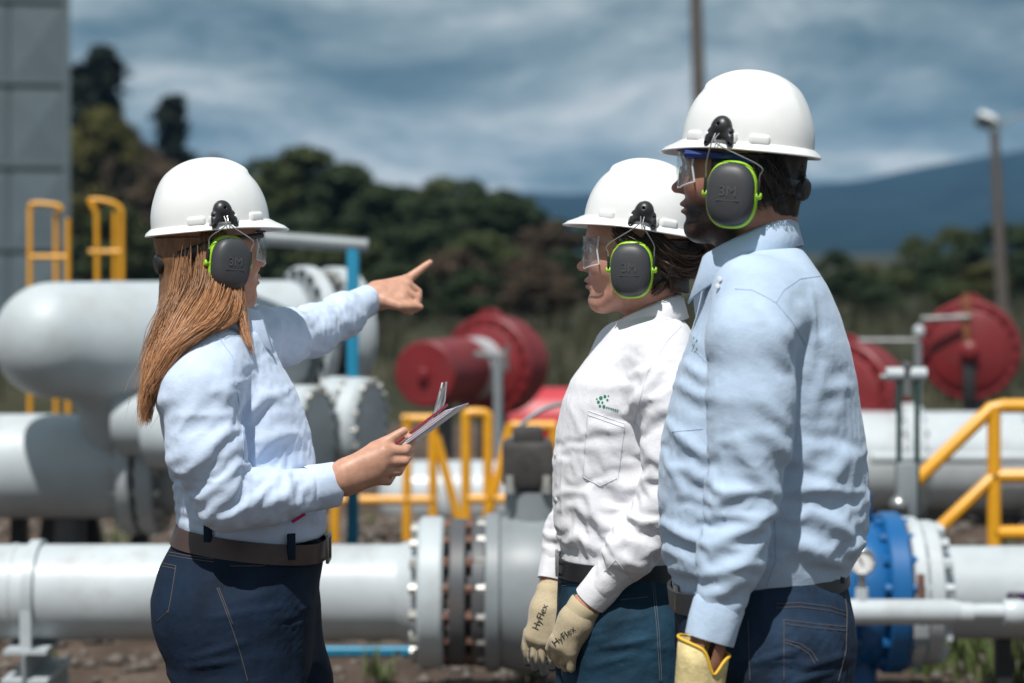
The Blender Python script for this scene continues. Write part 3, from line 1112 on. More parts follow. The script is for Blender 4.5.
V, Q = S.mesh(); V = relax(V, Q, 3)
put('shell', V, Q, M_WHITE2, t, sharp=None)
fc = b0 + bd * 1.21
f1 = flange(t, fc - bd * 0.05, bd, 0.300, 0.06, 20, 0.268, M_WHITE, M_BLACK, br=0.021, nut=0.012, inner=0.15)
flange(t, fc + bd * 0.10, bd, 0.295, 0.07, 20, 0.262, M_WHITE2, M_BOLT, br=0.021, inner=0.15)
MB().lathe(fc - bd * 0.02, bd, [(0, 0.235), (0.10, 0.235)], 48).put('closure_ring', M_DGREY, t)
MB().lathe(fc + bd * 0.137, bd, [(0, 0.29), (0.02, 0.285), (0.04, 0.24), (0.05, 0.01)], 48).put('blind_cover', M_WHITE2, t)
for L_ in (1.0,):
    p = b0 + bd * L_
    MB().cyl((p.x, p.y, 0), (p.x, p.y, b0.z - 0.225), 0.06, seg=18).put('leg', M_DGREY, t)

M_FACE = mat('blind_face_grey', (0.36, 0.39, 0.41), 0.45, var=0.12, vscale=6, dirt=0.3, dirtcol=(0.22, 0.20, 0.18))
# blind flanged stubs
def stub(px, py, d, r, label, back=0.9):
    c = at(px, py, d)
    ax = Vector((0.955, -0.295, 0)).normalized()
    t = thing('flanged_stub', label, 'pipe', (c.x, c.y, 0), 'blind flanged pipe stubs')
    MB().lathe(c - ax * 0.02, ax, [(0, r * 0.98), (0.018, r * 0.98), (0.02, r * 0.93)], 56).put('blind_face', M_FACE, t)
    flange(t, c - ax * 0.055, ax, r, 0.07, 18, r * 0.91, M_WHITE2, M_BOLT, br=0.017, nut=0.03, inner=0.1)
    flange(t, c - ax * 0.145, ax, r * 1.01, 0.085, 18, r * 0.90, M_WHITE2, M_BOLT, br=0.017, nut=0.02, inner=0.1)
    MB().lathe(c - ax * 0.19, ax * -1, [(0, r * 0.9), (0.05, r * 0.74), (back, r * 0.74)], 48).put('pipe', M_WHITE2, t)
    q = c - ax * 0.45
    MB().cyl((q.x, q.y, 0), (q.x, q.y, c.z - r * 0.7), 0.06, seg=16).put('leg', M_BLACK, t)
    return t


stub(372, 427, 8.55, 0.198, 'grey faced blind flange just right of the pointing woman\'s chest, rightmost of two')
stub(319, 436, 8.2, 0.195, 'grey faced blind flange partly behind the pointing woman\'s chest', 0.5)

# blue post with grey cross beam
d = 8.9
t = thing('pipe_gantry', 'bright blue post carrying a grey cross beam, behind the pointing arm', 'steel frame', (at(353, 0, d).x, d, 0))
p = at(353, 246, d)
MB().box((p.x, d, p.z / 2), (0.050, 0.050, p.z), bev=0.006).put('post', M_TEAL, t)
MB().cyl(at(200, 233, d), at(368, 246, d), 0.030, seg=20).put('beam', M_GREY, t)
p2 = at(216, 246, d)
MB().box((p2.x, d, p2.z / 2), (0.050, 0.050, p2.z), bev=0.006).put('post', M_TEAL, t)

# low blue conduits near the ground
d = 8.0
t = thing('blue_conduit', 'bright blue low pipe frame near the ground under the white pipe', 'pipe frame', (at(385, 0, d).x, d, 0))
za = at(0, 650, d).z
MB().cyl((at(300, 0, d).x, d, za), (at(424, 0, d).x, d, za), 0.016, seg=14).put('rail', M_TEAL, t)
MB().cyl((at(300, 0, d).x, d, 0.03), (at(424, 0, d).x, d, 0.03), 0.016, seg=14).put('rail', M_TEAL, t)
MB().cyl(at(330, 652, d), (at(362, 0, d).x, d, 0.03), 0.014, seg=12).put('brace', M_TEAL, t)
for px in (302, 398, 422):
    MB().cyl((at(px, 0, d).x, d, 0), (at(px, 0, d).x, d, za), 0.018, seg=12).put('post', M_BLACK if px > 310 else M_TEAL, t)

# ---- yellow rails
def rails(name, label, segs, d, base, r=0.026, group=None, cat='railing'):
    """segs: (part name, [(px, py), ...])"""
    t = thing(name, label, cat, base, group)
    for nm, pts in segs:
        q = [at(x, y, d + (e[0] if e else 0)) for x, y, *e in pts]
        if len(q) > 2 and nm == 'hoop':
            q = spline(q, 5)
        MB().tube(q, r, 10).put(nm, M_YELLOW, t)
    return t


gz = lambda d: HY + CH * F / d    # picture row of the ground at distance d
d = 12.0
yb = gz(d)
rails('grab_rail', 'left yellow grab rail on the barrel platform, nearer the grey building',
      [('hoop', [(30, yb), (30, 240), (30.5, 208), (34, 204), (45, 204), (58, 206), (61, 210)]), ('post', [(56, yb, 0.5), (56, 214, 0.5)]),
       ('post', [(68, yb), (68, 218)]), ('rail', [(30, 257), (68, 257)]), ('rail', [(61, 209), (56, 214, 0.5)])], d, (at(48, 0, d).x, d, 0), 0.0145, 'yellow grab rails on the barrel platform')
rails('grab_rail', 'right yellow grab rail on the barrel platform, nearer the pointing woman',
      [('hoop', [(97, yb), (97, 240), (94, 210), (90, 202), (92, 200), (105, 201), (118, 206), (122, 216), (122, 250), (122, yb)]), ('post', [(115, yb, 0.4), (115, 212, 0.4)]),
       ('rail', [(89, 252), (122, 252)])], d, (at(106, 0, d).x, d, 0), 0.0145, 'yellow grab rails on the barrel platform')
d = 11.2
yb = gz(d)
rails('guard_rail', 'yellow guard rail behind the clipboard hand',
      [('post', [(407, yb), (407, 416)]), ('post', [(433, yb), (433, 416)]), ('rail', [(402, 419), (437, 419)]), ('rail', [(330, 500), (437, 500)]),
       ('post', [(335, yb), (335, 497)]), ('brace', [(436, 436), (457, 515), (470, yb)])], d, (at(385, 0, d).x, d, 0), 0.025)
d = 10.6
yb = gz(d)
rails('guard_rail', 'yellow guard rail left of the handwheel',
      [('hoop', [(466, yb), (466, 430), (466, 416), (470, 413), (480, 413), (487, 415), (488, 425), (488, 470), (488, yb)]), ('rail', [(466, 499), (530, 499)]),
       ('brace', [(511, 424), (500, 470), (488, 515)]), ('post', [(528, yb), (528, 428)]), ('rail', [(511, 426), (556, 426)]), ('post', [(554, yb), (554, 428)])], d, (at(500, 0, d).x, d, 0), 0.025)
d = 8.6
yb = gz(d)
rails('stair_rail', 'yellow sloping stair rail at the right edge',
      [('handrail', [(905, 492), (992, 408), (1003, 406), (1180, 406)]), ('post', [(994, yb), (994, 410)]), ('mid_rail', [(930, 538), (994, 476), (1180, 476)]),
       ('post', [(910, yb), (910, 488)]), ('toe_rail', [(994, 533), (1180, 533)]), ('post', [(1150, yb), (1150, 408)])], d, (at(994, 0, d).x, d, 0), 0.028)

# ---- white vessel behind the centre rails
d = 12.4
t = thing('white_vessel', 'white horizontal vessel behind the centre yellow rails', 'pressure vessel', (at(440, 0, d).x, d, 0))
c = at(440, 497, d)
MB().lathe(at(378, 497, d), AX, [(0, 0.001), (0.01, 0.08), (0.05, 0.16), (0.12, 0.205), (0.2, 0.212), (1.5, 0.212)], 48).put('shell', M_WHITE, t, sharp=50)
for px in (420, 540):
    MB().box((at(px, 0, d).x, d, (c.z - 0.2) / 2 + 0.01), (0.08, 0.3, c.z - 0.17)).put('saddle', M_DGREY, t)

# ---- red closures
def closure_disc(t, c, ax, r, th, nb, hinge=True):
    """red bolted closure head: disc, rim, top lug"""
    ax = Vector(ax).normalized()
    f = flange(t, c, ax, r, th, nb, r * 0.90, M_RED, M_RED, br=r * 0.05, nut=0.02, inner=0.02, name='closure_ring')
    MB().lathe(Vector(c) + ax * (th / 2 - 0.004), ax, [(0, r * 0.80), (0.018, r * 0.79), (0.03, r * 0.72), (0.042, r * 0.001)], 56).put('door', M_RED, t)
    up = Vector((0, 0, 1)); sd = up.cross(ax).normalized()
    q = Vector(c)
    tri = [(-0.62, 0.70), (0.62, 0.70), (0.10, 1.12), (-0.10, 1.12)]
    V = [q + sd * x * r + up * y * r + ax * s * th * 0.28 for s in (-1, 1) for x, y in tri]
    MB().add(V, [(3, 2, 1, 0), (4, 5, 6, 7), (0, 1, 5, 4), (1, 2, 6, 5), (2, 3, 7, 6), (3, 0, 4, 7)]).put('lug', M_RED, t)
    return f


d = 13.2
c = at(424, 374, d)
ax = Vector((-0.40, -0.916, 0)).normalized()
t = thing('closure_drum', 'red drum with flat round end under the pointing finger', 'closure', (c.x, c.y, 0))
MB().lathe(c, ax * -1, [(0, 0.001), (0, 0.195), (0.012, 0.207), (0.55, 0.207), (0.55, 0.1)], 56).put('shell', M_RED, t)
MB().lathe(c, ax, [(-0.01, 0.036), (0.035, 0.036), (0.04, 0.03)], 24).put('centre_boss', M_RED, t)
q = c - ax * 0.42
MB().lathe(c - ax * 0.55, ax * -1, [(0, 0.2), (0.7, 0.2)], 40).put('barrel', M_WHITE, t)
for k in (0.3, 0.95):
    q = c - ax * k
    MB().cyl((q.x, q.y, 0), (q.x, q.y, c.z - 0.19), 0.055, seg=16).put('leg', M_DGREY, t)

d = 14.0
c = at(490, 366, d)
ax = Vector((-0.50, -0.866, 0)).normalized()
t = thing('scraper_trap', 'dark red bolted closure with pointed top lug behind the red drum', 'closure', (c.x, c.y, 0))
closure_disc(t, c, ax, 0.335, 0.12, 20)
MB().lathe(c - ax * 0.07, ax * -1, [(0, 0.325), (0.10, 0.325), (0.14, 0.28), (0.22, 0.28)], 48).put('barrel', M_RED, t)
for k in (0.12,):
    q = c - ax * k
    MB().cyl((q.x, q.y, 0), (q.x, q.y, c.z - 0.27), 0.06, seg=16).put('leg', M_DGREY, t)

d = 12.9
c = at(498, 356, d)
t = thing('vent_post', 'thin grey post with chrome bracket in front of the red closure', 'post', (c.x, d, 0))
MB().cyl((c.x, d, 0), (c.x, d, c.z), 0.028, seg=16).put('post', M_GREY, t)
MB().box((c.x - 0.06, d, c.z + 0.0), (0.17, 0.05, 0.035), Matrix.Rotation(0.15, 3, 'Y'), 0.01).put('bracket', M_STEEL, t)
MB().tube([c + Vector((0.02, 0, 0)), c + Vector((0.055, 0, 0.07)), c + Vector((0.05, 0, -0.09))], 0.012, 8).put('clamp', M_STEEL, t)

d = 16
c = at(545, 424, d)
t = thing('red_tank', 'bright red horizontal tank behind the handwheel', 'tank', (c.x, d, 0))
MB().lathe(c - AX * 0.42, AX, [(0, 0.12), (0.02, 0.22), (0.07, 0.26), (0.15, 0.272), (1.7, 0.272), (1.76, 0.2)], 44).put('shell', M_RED2, t, sharp=50)
for s in (0.0, 0.9):
    MB().box((c.x + s, d, (c.z - 0.24) / 2), (0.1, 0.36, c.z - 0.24)).put('saddle', M_BLACK, t)

# ---- right hand trap
d = 12.2
c = at(846, 396, d)
ax = Vector((-0.62, -0.785, 0)).normalized()
t = thing('scraper_trap', 'dark red bolted ring flange half hidden behind the man\'s back', 'closure', (c.x, c.y, 0))
closure_disc(t, c, ax, 0.315, 0.11, 18)
MB().lathe(c - ax * 0.06, ax * -1, [(0, 0.305), (0.12, 0.30), (0.15, 0.25), (0.24, 0.25)], 48).put('barrel', M_RED, t)
q = c - ax * 0.15
MB().cyl((q.x, q.y, 0), (q.x, q.y, c.z - 0.23), 0.06, seg=16).put('leg', M_DGREY, t)

d = 13.6
c = at(970, 350, d)
ax = Vector((-0.24, -0.97, 0)).normalized()
t = thing('scraper_trap', 'round red closure door with pointed lug facing the camera at the right edge', 'closure', (c.x, c.y, 0))
closure_disc(t, c, ax, 0.322, 0.12, 20)
MB().lathe(c - ax * 0.07, ax * -1, [(0, 0.31), (0.10, 0.31), (0.14, 0.27), (1.5, 0.27)], 48).put('barrel', M_WHITE, t)
hx = c + ax * 0.115
MB().box(hx + Vector((-0.02, 0, 0.17)), (0.05, 0.04, 0.36), bev=0.006).put('hinge_bar', mat('rusty_paint', (0.22, 0.075, 0.03), 0.7, var=0.4, vscale=20), t)
MB().lathe(hx + ax * -0.02, ax, [(0, 0.06), (0.05, 0.06), (0.055, 0.05), (0.07, 0.03)], 24).put('centre_boss', M_RED, t)
MB().box(hx + Vector((0.0, 0.02, -0.2)), (0.075, 0.05, 0.24), bev=0.006).put('dark_slot', M_BLACK, t)  # dark vertical slot below the boss, drawn as a black block
MB().cyl(hx + Vector((-0.31, -0.02, 0.20)), hx + Vector((0.0, -0.02, 0.215)), 0.018, seg=14).put('lock_rod', M_STEEL, t)
for k in (0.3, 1.1):
    q = c - ax * k
    MB().cyl((q.x, q.y, 0), (q.x, q.y, c.z - 0.26), 0.06, seg=16).put('leg', M_DGREY, t)

d = 12.0
c = at(960, 462, d)
t = thing('white_vessel', 'white horizontal pipe below the right red closure door', 'pipe', (c.x, d, 0))
pipe(t, c - AX * 1.2, c + AX * 2.2, 0.285, M_WHITE, 'shell')
flange(t, at(908, 462, d), AX, 0.33, 0.10, 18, 0.30, M_WHITE, M_WHITE, br=0.018, nut=0.02, inner=0.2)
flange(t, at(1030, 462, d), AX, 0.33, 0.10, 18, 0.30, M_WHITE, M_WHITE, br=0.018, nut=0.02, inner=0.2)
MB().cyl(at(870, 458, d - 0.4), at(1100, 458, d - 0.4), 0.03, seg=16).put('bypass_line', M_WHITE, t)
for px in (900, 1040):
    MB().box((at(px, 0, d).x, d, (c.z - 0.27) / 2), (0.1, 0.34, c.z - 0.26)).put('saddle', M_DGREY, t)

d = 13.0
t = thing('conduit_run', 'thin pale horizontal conduit level with the red ring flange', 'conduit', (at(880, 0, d).x, d, 0))
MB().cyl(at(780, 341, d), at(917, 341, d), 0.018, seg=12).put('conduit', M_STEEL, t)
MB().ball(at(919, 332, d), (0.035, 0.035, 0.045)).put('junction_box', M_WHITE, t)
MB().cyl(at(918, 341, d), (at(918, 0, d).x, d, 0), 0.02, seg=12).put('riser', M_GREY, t)

d = 7.7
t = thing('twin_stem_valve', 'twin dark green valve stems with white crossbar behind the blue valve', 'valve', (at(908, 0, d).x, d, 0))
for px in (899, 917):
    MB().cyl((at(px, 0, d).x, d, 0), at(px, 376, d), 0.0105, seg=12).put('stem', M_GREEN, t)
for px in (894, 917):
    MB().cyl(at(px - 8, 374, d), at(px + 9, 374, d), 0.024, seg=16).put('handle', M_WHITE, t)
MB().cyl(at(880, 377, d), at(926, 377, d), 0.011, seg=12).put('crossbar', M_STEEL, t)
MB().box(at(907, 370, d), (0.03, 0.04, 0.06), bev=0.006).put('yoke_nut', M_DGREY, t)
MB().cyl(at(907, 396, d), at(907, 372, d), 0.02, seg=14).put('screw', M_STEEL, t)
MB().box(at(906, 490, d), (0.075, 0.06, 0.20), bev=0.01).put('housing', M_GREY, t)
MB().ball(at(899, 505, d - 0.05), 0.035).put('position_dial', M_STEEL, t)

# ---- rubble and pipe skids on the ground
d = 9.6
for px, w_, lb in ((120, 0.5, 'concrete block lying behind the left pipe support'), (600, 0.7, 'concrete block behind the middle woman'), (150, 0.35, 'small concrete block behind the pointing woman')):
    o = MB().box((at(px, 0, d).x, d - (0.5 if w_ < 0.4 else 0), 0.07), (w_, 0.3, 0.16), Matrix.Rotation(0.2, 3, 'Z'), 0.015).put('concrete_block', M_CONC)
    tag(o, lb, 'concrete block', 'blocks on the ground')
t = thing('steel_skid', 'black steel skid under the left pipes', 'steel frame', (at(60, 0, 9.3).x, 9.3, 0))
for px, ex in ((20, 0), (48, 0.14), (95, -0.18), (140, 0.1)):
    a_ = at(px, 0, 9.3); MB().box((a_.x, 9.3, 0.26), (0.07, 0.07, 0.52), Matrix.Rotation(ex, 3, 'Y')).put('strut', M_BLACK, t)
MB().box((at(70, 0, 9.3).x, 9.3, 0.05), (1.0, 0.09, 0.09)).put('runner', M_BLACK, t)

# ---- grey clad building
d = 30.0
edge = at(69, 0, d)
yaw = R(13.5)
fx = Vector((math.cos(yaw), math.sin(yaw), 0)); fy = Vector((-math.sin(yaw), math.cos(yaw), 0))
M_CLAD = mat('clad_panel', (0.115, 0.150, 0.170), 0.55, var=0.10, vscale=0.8, dirt=0.2, dirtcol=(0.14, 0.16, 0.17))
M_CLAD2 = mat('clad_frame', (0.13, 0.16, 0.175), 0.6, var=0.1, vscale=1)
Mb = Matrix((fx, fy, Vector((0, 0, 1)))).transposed()
t = thing('clad_building', 'tall grey metal clad building at the left edge', 'building', (edge.x, edge.y, 0))
e0 = Vector((edge.x, edge.y, 0))
MB().box(e0 - fx * 1.6 + fy * 2.03 + Vector((0, 0, 4.0)), (3.2, 4.0, 8.0), Mb).put('core', M_CLAD2, t, smooth=False)
pw, ph = 0.80, 1.16
def clad_mesh():
    a, b = pw / 2 - 0.012, ph / 2 - 0.012
    V = [(-a, 0.03, -b), (a, 0.03, -b), (a, 0.03, b), (-a, 0.03, b), (-a, -0.0, -b), (a, -0.0, -b), (a, -0.0, b), (-a, -0.0, b), (0, -0.035, 0)]
    return new_mesh('panel', V, [(4, 5, 8), (5, 6, 8), (6, 7, 8), (7, 4, 8), (0, 1, 5, 4), (1, 2, 6, 5), (2, 3, 7, 6), (3, 0, 4, 7)], None, False)


cm = clad_mesh(); cm.materials.append(M_CLAD)
zt = at(0, 83, d).z
for i in range(4):
    for j in range(-4, 3):
        z = zt + (j + 0.5) * ph
        if z - ph / 2 < 0: continue
        stamp('panel', cm, None, t, e0 - fx * (0.02 + (i + 0.5) * pw) + Vector((0, 0, z)), Mb)
for j in range(-4, 4):
    z = zt + j * ph
    if z > 0: MB().box(e0 - fx * 1.6 - fy * 0.012 + Vector((0, 0, z)), (3.2, 0.05, 0.05), Mb).put('rail', M_CLAD, t, smooth=False)
MB().box(e0 - fx * 0.03 + fy * 0.0 + Vector((0, 0, 4.0)), (0.09, 0.09, 8.0), Mb).put('corner_trim', M_CLAD, t, smooth=False)
MB().box(e0 - fx * 1.6 + fy * 2.0 + Vector((0, 0, 8.02)), (3.3, 4.1, 0.1), Mb).put('roof', M_CLAD2, t, smooth=False)

# ---- poles
M_POLE = mat('weathered_pole', (0.115, 0.095, 0.085), 0.85, var=0.3, vscale=3, stretch=(8, 8, 0.6))
d = 42.0
a_ = at(704, 290, d); b_ = at(692, -120, d)
t = thing('utility_pole', 'brown utility pole rising behind the man\'s hard hat', 'pole', (a_.x, d, 0))
MB().cyl((a_.x + 0.05, d, 0), b_, 0.145, 0.115, 16).put('pole', M_POLE, t)
MB().box(b_ + Vector((0, 0, -0.5)), (1.8, 0.12, 0.14)).put('crossarm', M_POLE, t)
d = 46.0
a_ = at(1003, 320, d); b_ = at(994, 122, d)
t = thing('lamp_pole', 'weathered pole with a floodlight at the right edge', 'lamp post', (a_.x, d, 0))
MB().cyl((a_.x, d, 0), b_, 0.135, 0.095, 16).put('pole', M_POLE, t)
hd = at(986, 121, d)
Mh = Matrix.Rotation(R(20), 3, 'Y') @ Matrix.Rotation(R(-50), 3, 'X')
lamp = MB().box(hd, (0.46, 0.30, 0.22), Mh, 0.04).put('floodlight', M_GREY, t)
MB().box(hd + Mh @ Vector((0, -0.156, 0)), (0.40, 0.02, 0.17), Mh).put('lens', mat('lamp_glass', (0.7, 0.72, 0.72), 0.2), lamp)
MB().tube([b_ + Vector((0, 0, -0.15)), b_ + Vector((0.4, 0, 0.1)), b_ + Vector((1.0, 0, 0.25))], 0.03, 8).put('arm', M_GREY, t)
MB().cyl(b_ + Vector((0, 0, -0.2)), b_ + Vector((0, 0, 0.12)), 0.12, seg=12).put('bracket', M_GREY, t)
# ================================================================== people
M_HAT = mat('hat_plastic', (0.80, 0.80, 0.79), 0.28, coat=0.3, var=0.03, vscale=8, bump=0.02, bscale=90, dirt=0.10, dirtcol=(0.45, 0.42, 0.38))
M_CUP = mat('ear_cup_grey', (0.048, 0.049, 0.054), 0.48, var=0.1, vscale=30, bump=0.04, bscale=400)
M_LIME = mat('lime_plastic', (0.36, 0.68, 0.035), 0.35, coat=0.2)
M_FOAM = mat('black_cushion', (0.015, 0.015, 0.016), 0.6)
M_PLAST = mat('black_plastic', (0.018, 0.018, 0.020), 0.38, bump=0.05, bscale=200)
M_WIRE = mat('spring_steel', (0.60, 0.59, 0.56), 0.28, metal=0.9)
M_LOGO = mat('embossed_grey', (0.085, 0.085, 0.09), 0.42)
M_LENS = glass_mat('clear_polycarbonate')
M_BLUEPL = mat('blue_temple_plastic', (0.01, 0.035, 0.20), 0.35)
M_SKIN = {}
for nm in ('a', 'b', 'c'):
    M_SKIN[nm] = mat('skin_' + nm, (1, 1, 1), 0.46, var=0.22, vscale=70, attr='tone', sub=0.12, bump=0.12, bscale=420, bump2=0.10, b2scale=90, spec=0.4)


def cloth(name, col, var=0.05, weave=0.12, coord='Object', rough=0.85, wr=0.25, dark=None, vs=30):
    """woven cotton: fine thread bump, soft creases"""
    if name in _mats: return _mats[name]
    m = mat(name, col, rough, var=var, vscale=vs, bump=weave, bscale=900, bump2=wr, b2scale=26, sheen=(0.0 if 'denim' in name else 0.12), spec=0.2, dark=dark)
    return m


M_SHIRT_A = cloth('light_blue_oxford', (0.56, 0.655, 0.82))
M_SHIRT_B = cloth('white_oxford', (0.76, 0.755, 0.79))
M_SHIRT_C = cloth('pale_blue_twill', (0.45, 0.56, 0.71))
M_STITCH_A = mat('thread_blue', (0.36, 0.46, 0.66), 0.9)
M_STITCH_B = mat('thread_white', (0.58, 0.57, 0.63), 0.9)
M_STITCH_C = mat('thread_pale_blue', (0.32, 0.42, 0.58), 0.9)
M_BUTTON = mat('button_plastic', (0.75, 0.75, 0.76), 0.35)
M_DENIM_A = cloth('dark_denim', (0.0070, 0.017, 0.038), var=0.45, weave=0.6, rough=0.8, wr=0.3, vs=11)
M_DENIM_B = cloth('blue_denim', (0.013, 0.045, 0.078), var=0.50, weave=0.6, rough=0.8, wr=0.3, vs=12)
M_DENIM_C = cloth('indigo_denim', (0.014, 0.030, 0.060), var=0.60, weave=0.6, rough=0.8, wr=0.3, vs=12)
M_SEAM = mat('denim_thread', (0.075, 0.065, 0.068), 0.9)
M_BELT_A = mat('brown_leather', (0.055, 0.030, 0.024), 0.45, var=0.25, vscale=20, bump=0.2, bscale=200)
M_BELT_B = mat('black_leather', (0.014, 0.013, 0.014), 0.42, var=0.2, vscale=20, bump=0.2, bscale=200)
M_BELT_C = mat('charcoal_leather', (0.032, 0.032, 0.035), 0.45, var=0.2, vscale=20, bump=0.2, bscale=200)
M_BUCKLE = mat('buckle_metal', (0.22, 0.20, 0.18), 0.3, metal=0.9)
M_BOOT = mat('boot_leather', (0.05, 0.03, 0.02), 0.6, var=0.2, vscale=10)


# ---------------------------------------------------------------- hard hat
def hat_point(phi, v):
    """phi 0 = front, v 0..1 dome, 1..2 brim"""
    c, s = math.cos(phi), math.sin(phi)
    a = 0.117 if c > 0 else 0.117
    b = 0.102
    H = 0.141
    z0 = 0.014
    n = 2.15
    rho = 1.0 / ((abs(c) / a) ** n + (abs(s) / b) ** n) ** (1 / n)
    if v <= 1:
        al = v * PI / 2
        r = rho * math.sin(al) ** 0.93
        z = z0 + (H - z0) * max(math.cos(al), 0) ** 0.92
        x, y = r * c, r * s
        up = Vector((x / a ** 2, y / b ** 2, (z - z0) / (H - z0) ** 2)).normalized()
        # raised crest, ends in a step towards the front
        crest = float(smooth01(0.040, 0.030, abs(y) + 0.10 * max(0, -x - 0.03))) * float(smooth01(0.080, 0.072, x)) * float(smooth01(-0.112, -0.07, x))
        crest *= float(smooth01(0.035, 0.085, z))
        k = 0.0055 * crest
        # soft side ribs
        rib = float(smooth01(0.016, 0.0, abs(abs(y) - 0.055 - 0.1 * max(0, -x)))) * float(smooth01(0.06, 0.09, z)) * 0.0012
        return Vector((x, y, z)) + up * (k + rib)
    w = v - 1
    front = max(0.0, c) ** 2.2
    ext = 0.0095 + 0.030 * front + 0.003 * max(0, -c)
    r = rho + 0.0015 + ext * w
    z = z0 - (0.010 + 0.012 * front) * (w ** 0.85) - 0.003 * (w > 0.9)
    return Vector((r * c, r * s, z))


def build_hat(label, Mx, cups, near, logo=True, brk=1.66):
    """Mx: hat frame -> world; cups: list of (side, world matrix of cup frame)"""
    loc = Mx @ Vector((0, 0, 0))
    t = thing('hard_hat', label, 'hard hat', loc, 'white hard hats with ear muffs')
    NU = 120
    vs = [0.0001] + [i / 26 for i in range(1, 27)] + [1.0 + w for w in (0.08, 0.25, 0.5, 0.75, 0.92, 1.0)]
    V = []; Fc = []
    for v in vs:
        for k in range(NU):
            V.append(Mx @ hat_point(2 * PI * k / NU, v))
    for i in range(len(vs) - 1):
        for k in range(NU):
            k2 = (k + 1) % NU
            Fc.append((i * NU + k, (i + 1) * NU + k, (i + 1) * NU + k2, i * NU + k2))
    Fc.append(tuple(range(NU)))
    sh = put('shell', V, Fc, M_HAT, t, sharp=50)
    sm = sh.modifiers.new('thick', 'SOLIDIFY'); sm.thickness = 0.0028; sm.offset = -1
    R3 = Mx.to_3x3()
    # accessory slot housings on the rim
    for ph in (0.93, 2.15, -0.93, -2.15):
        p = hat_point(ph, 0.985)
        n = Vector((p.x / 0.117 ** 2, p.y / 0.102 ** 2, 0)).normalized()
        Fm = Matrix((Vector((0, 0, 1)).cross(n).normalized() * -1, n, Vector((0, 0, 1)))).transposed()
        q = p + Vector((0, 0, 0.001)) + n * -0.002
        MB().box(Mx @ q, (0.037, 0.014, 0.020), R3 @ Fm, 0.0068, 4).put('slot_housing', M_HAT, sh)
    # inner headband and rear ratchet
    band = []; bf = []
    N = 48
    for k in range(N + 1):
        a = PI * 0.42 + PI * 1.16 * k / N
        for zz, sc in ((-0.014, 0.97), (-0.040, 0.955)):
            drop = -0.028 * max(0, -math.cos(a)) ** 1.5
            band.append(Mx @ Vector((0.110 * sc * math.cos(a), 0.090 * sc * math.sin(a), zz + drop)))
    for k in range(N):
        bf.append((2 * k, 2 * k + 1, 2 * k + 3, 2 * k + 2))
    hb = put('headband', band, bf, M_PLAST, t, sharp=None)
    sm = hb.modifiers.new('thick', 'SOLIDIFY'); sm.thickness = 0.004; sm.offset = 1
    kp = Mx @ Vector((-0.107, 0, -0.056)); kd = R3 @ Vector((-1, 0, -0.1))
    MB().lathe(kp - kd * 0.004, kd, [(0, 0.019), (0.012, 0.019), (0.016, 0.015), (0.017, 0.001)], 20).put('ratchet_knob', M_PLAST, t)
    for sy, Mc in cups:
        build_muff(t, Mx, sy, Mc, logo, brk)
    return t


_cup_cache = {}


def superring(hw, hh, n, k):
    a = 2 * PI * k / n
    c, s = math.cos(a), math.sin(a)
    p = 2.55
    rr = 1.0 / ((abs(c) / hw) ** p + (abs(s) / hh) ** p) ** (1 / p)
    return rr * c, rr * s


def sring(prof, hw, hh, n=64):
    V = []; Fc = []
    for sc, dep in prof:
        for k in range(n):
            x, z = superring(hw, hh, n, k)
            V.append((x * sc, dep, z * sc))
    for i in range(len(prof) - 1):
        for k in range(n):
            k2 = (k + 1) % n
            Fc.append((i * n + k, i * n + k2, (i + 1) * n + k2, (i + 1) * n + k))
    Fc.append(tuple(reversed(range(n))))
    Fc.append(tuple((len(prof) - 1) * n + k for k in range(n)))
    return V, Fc


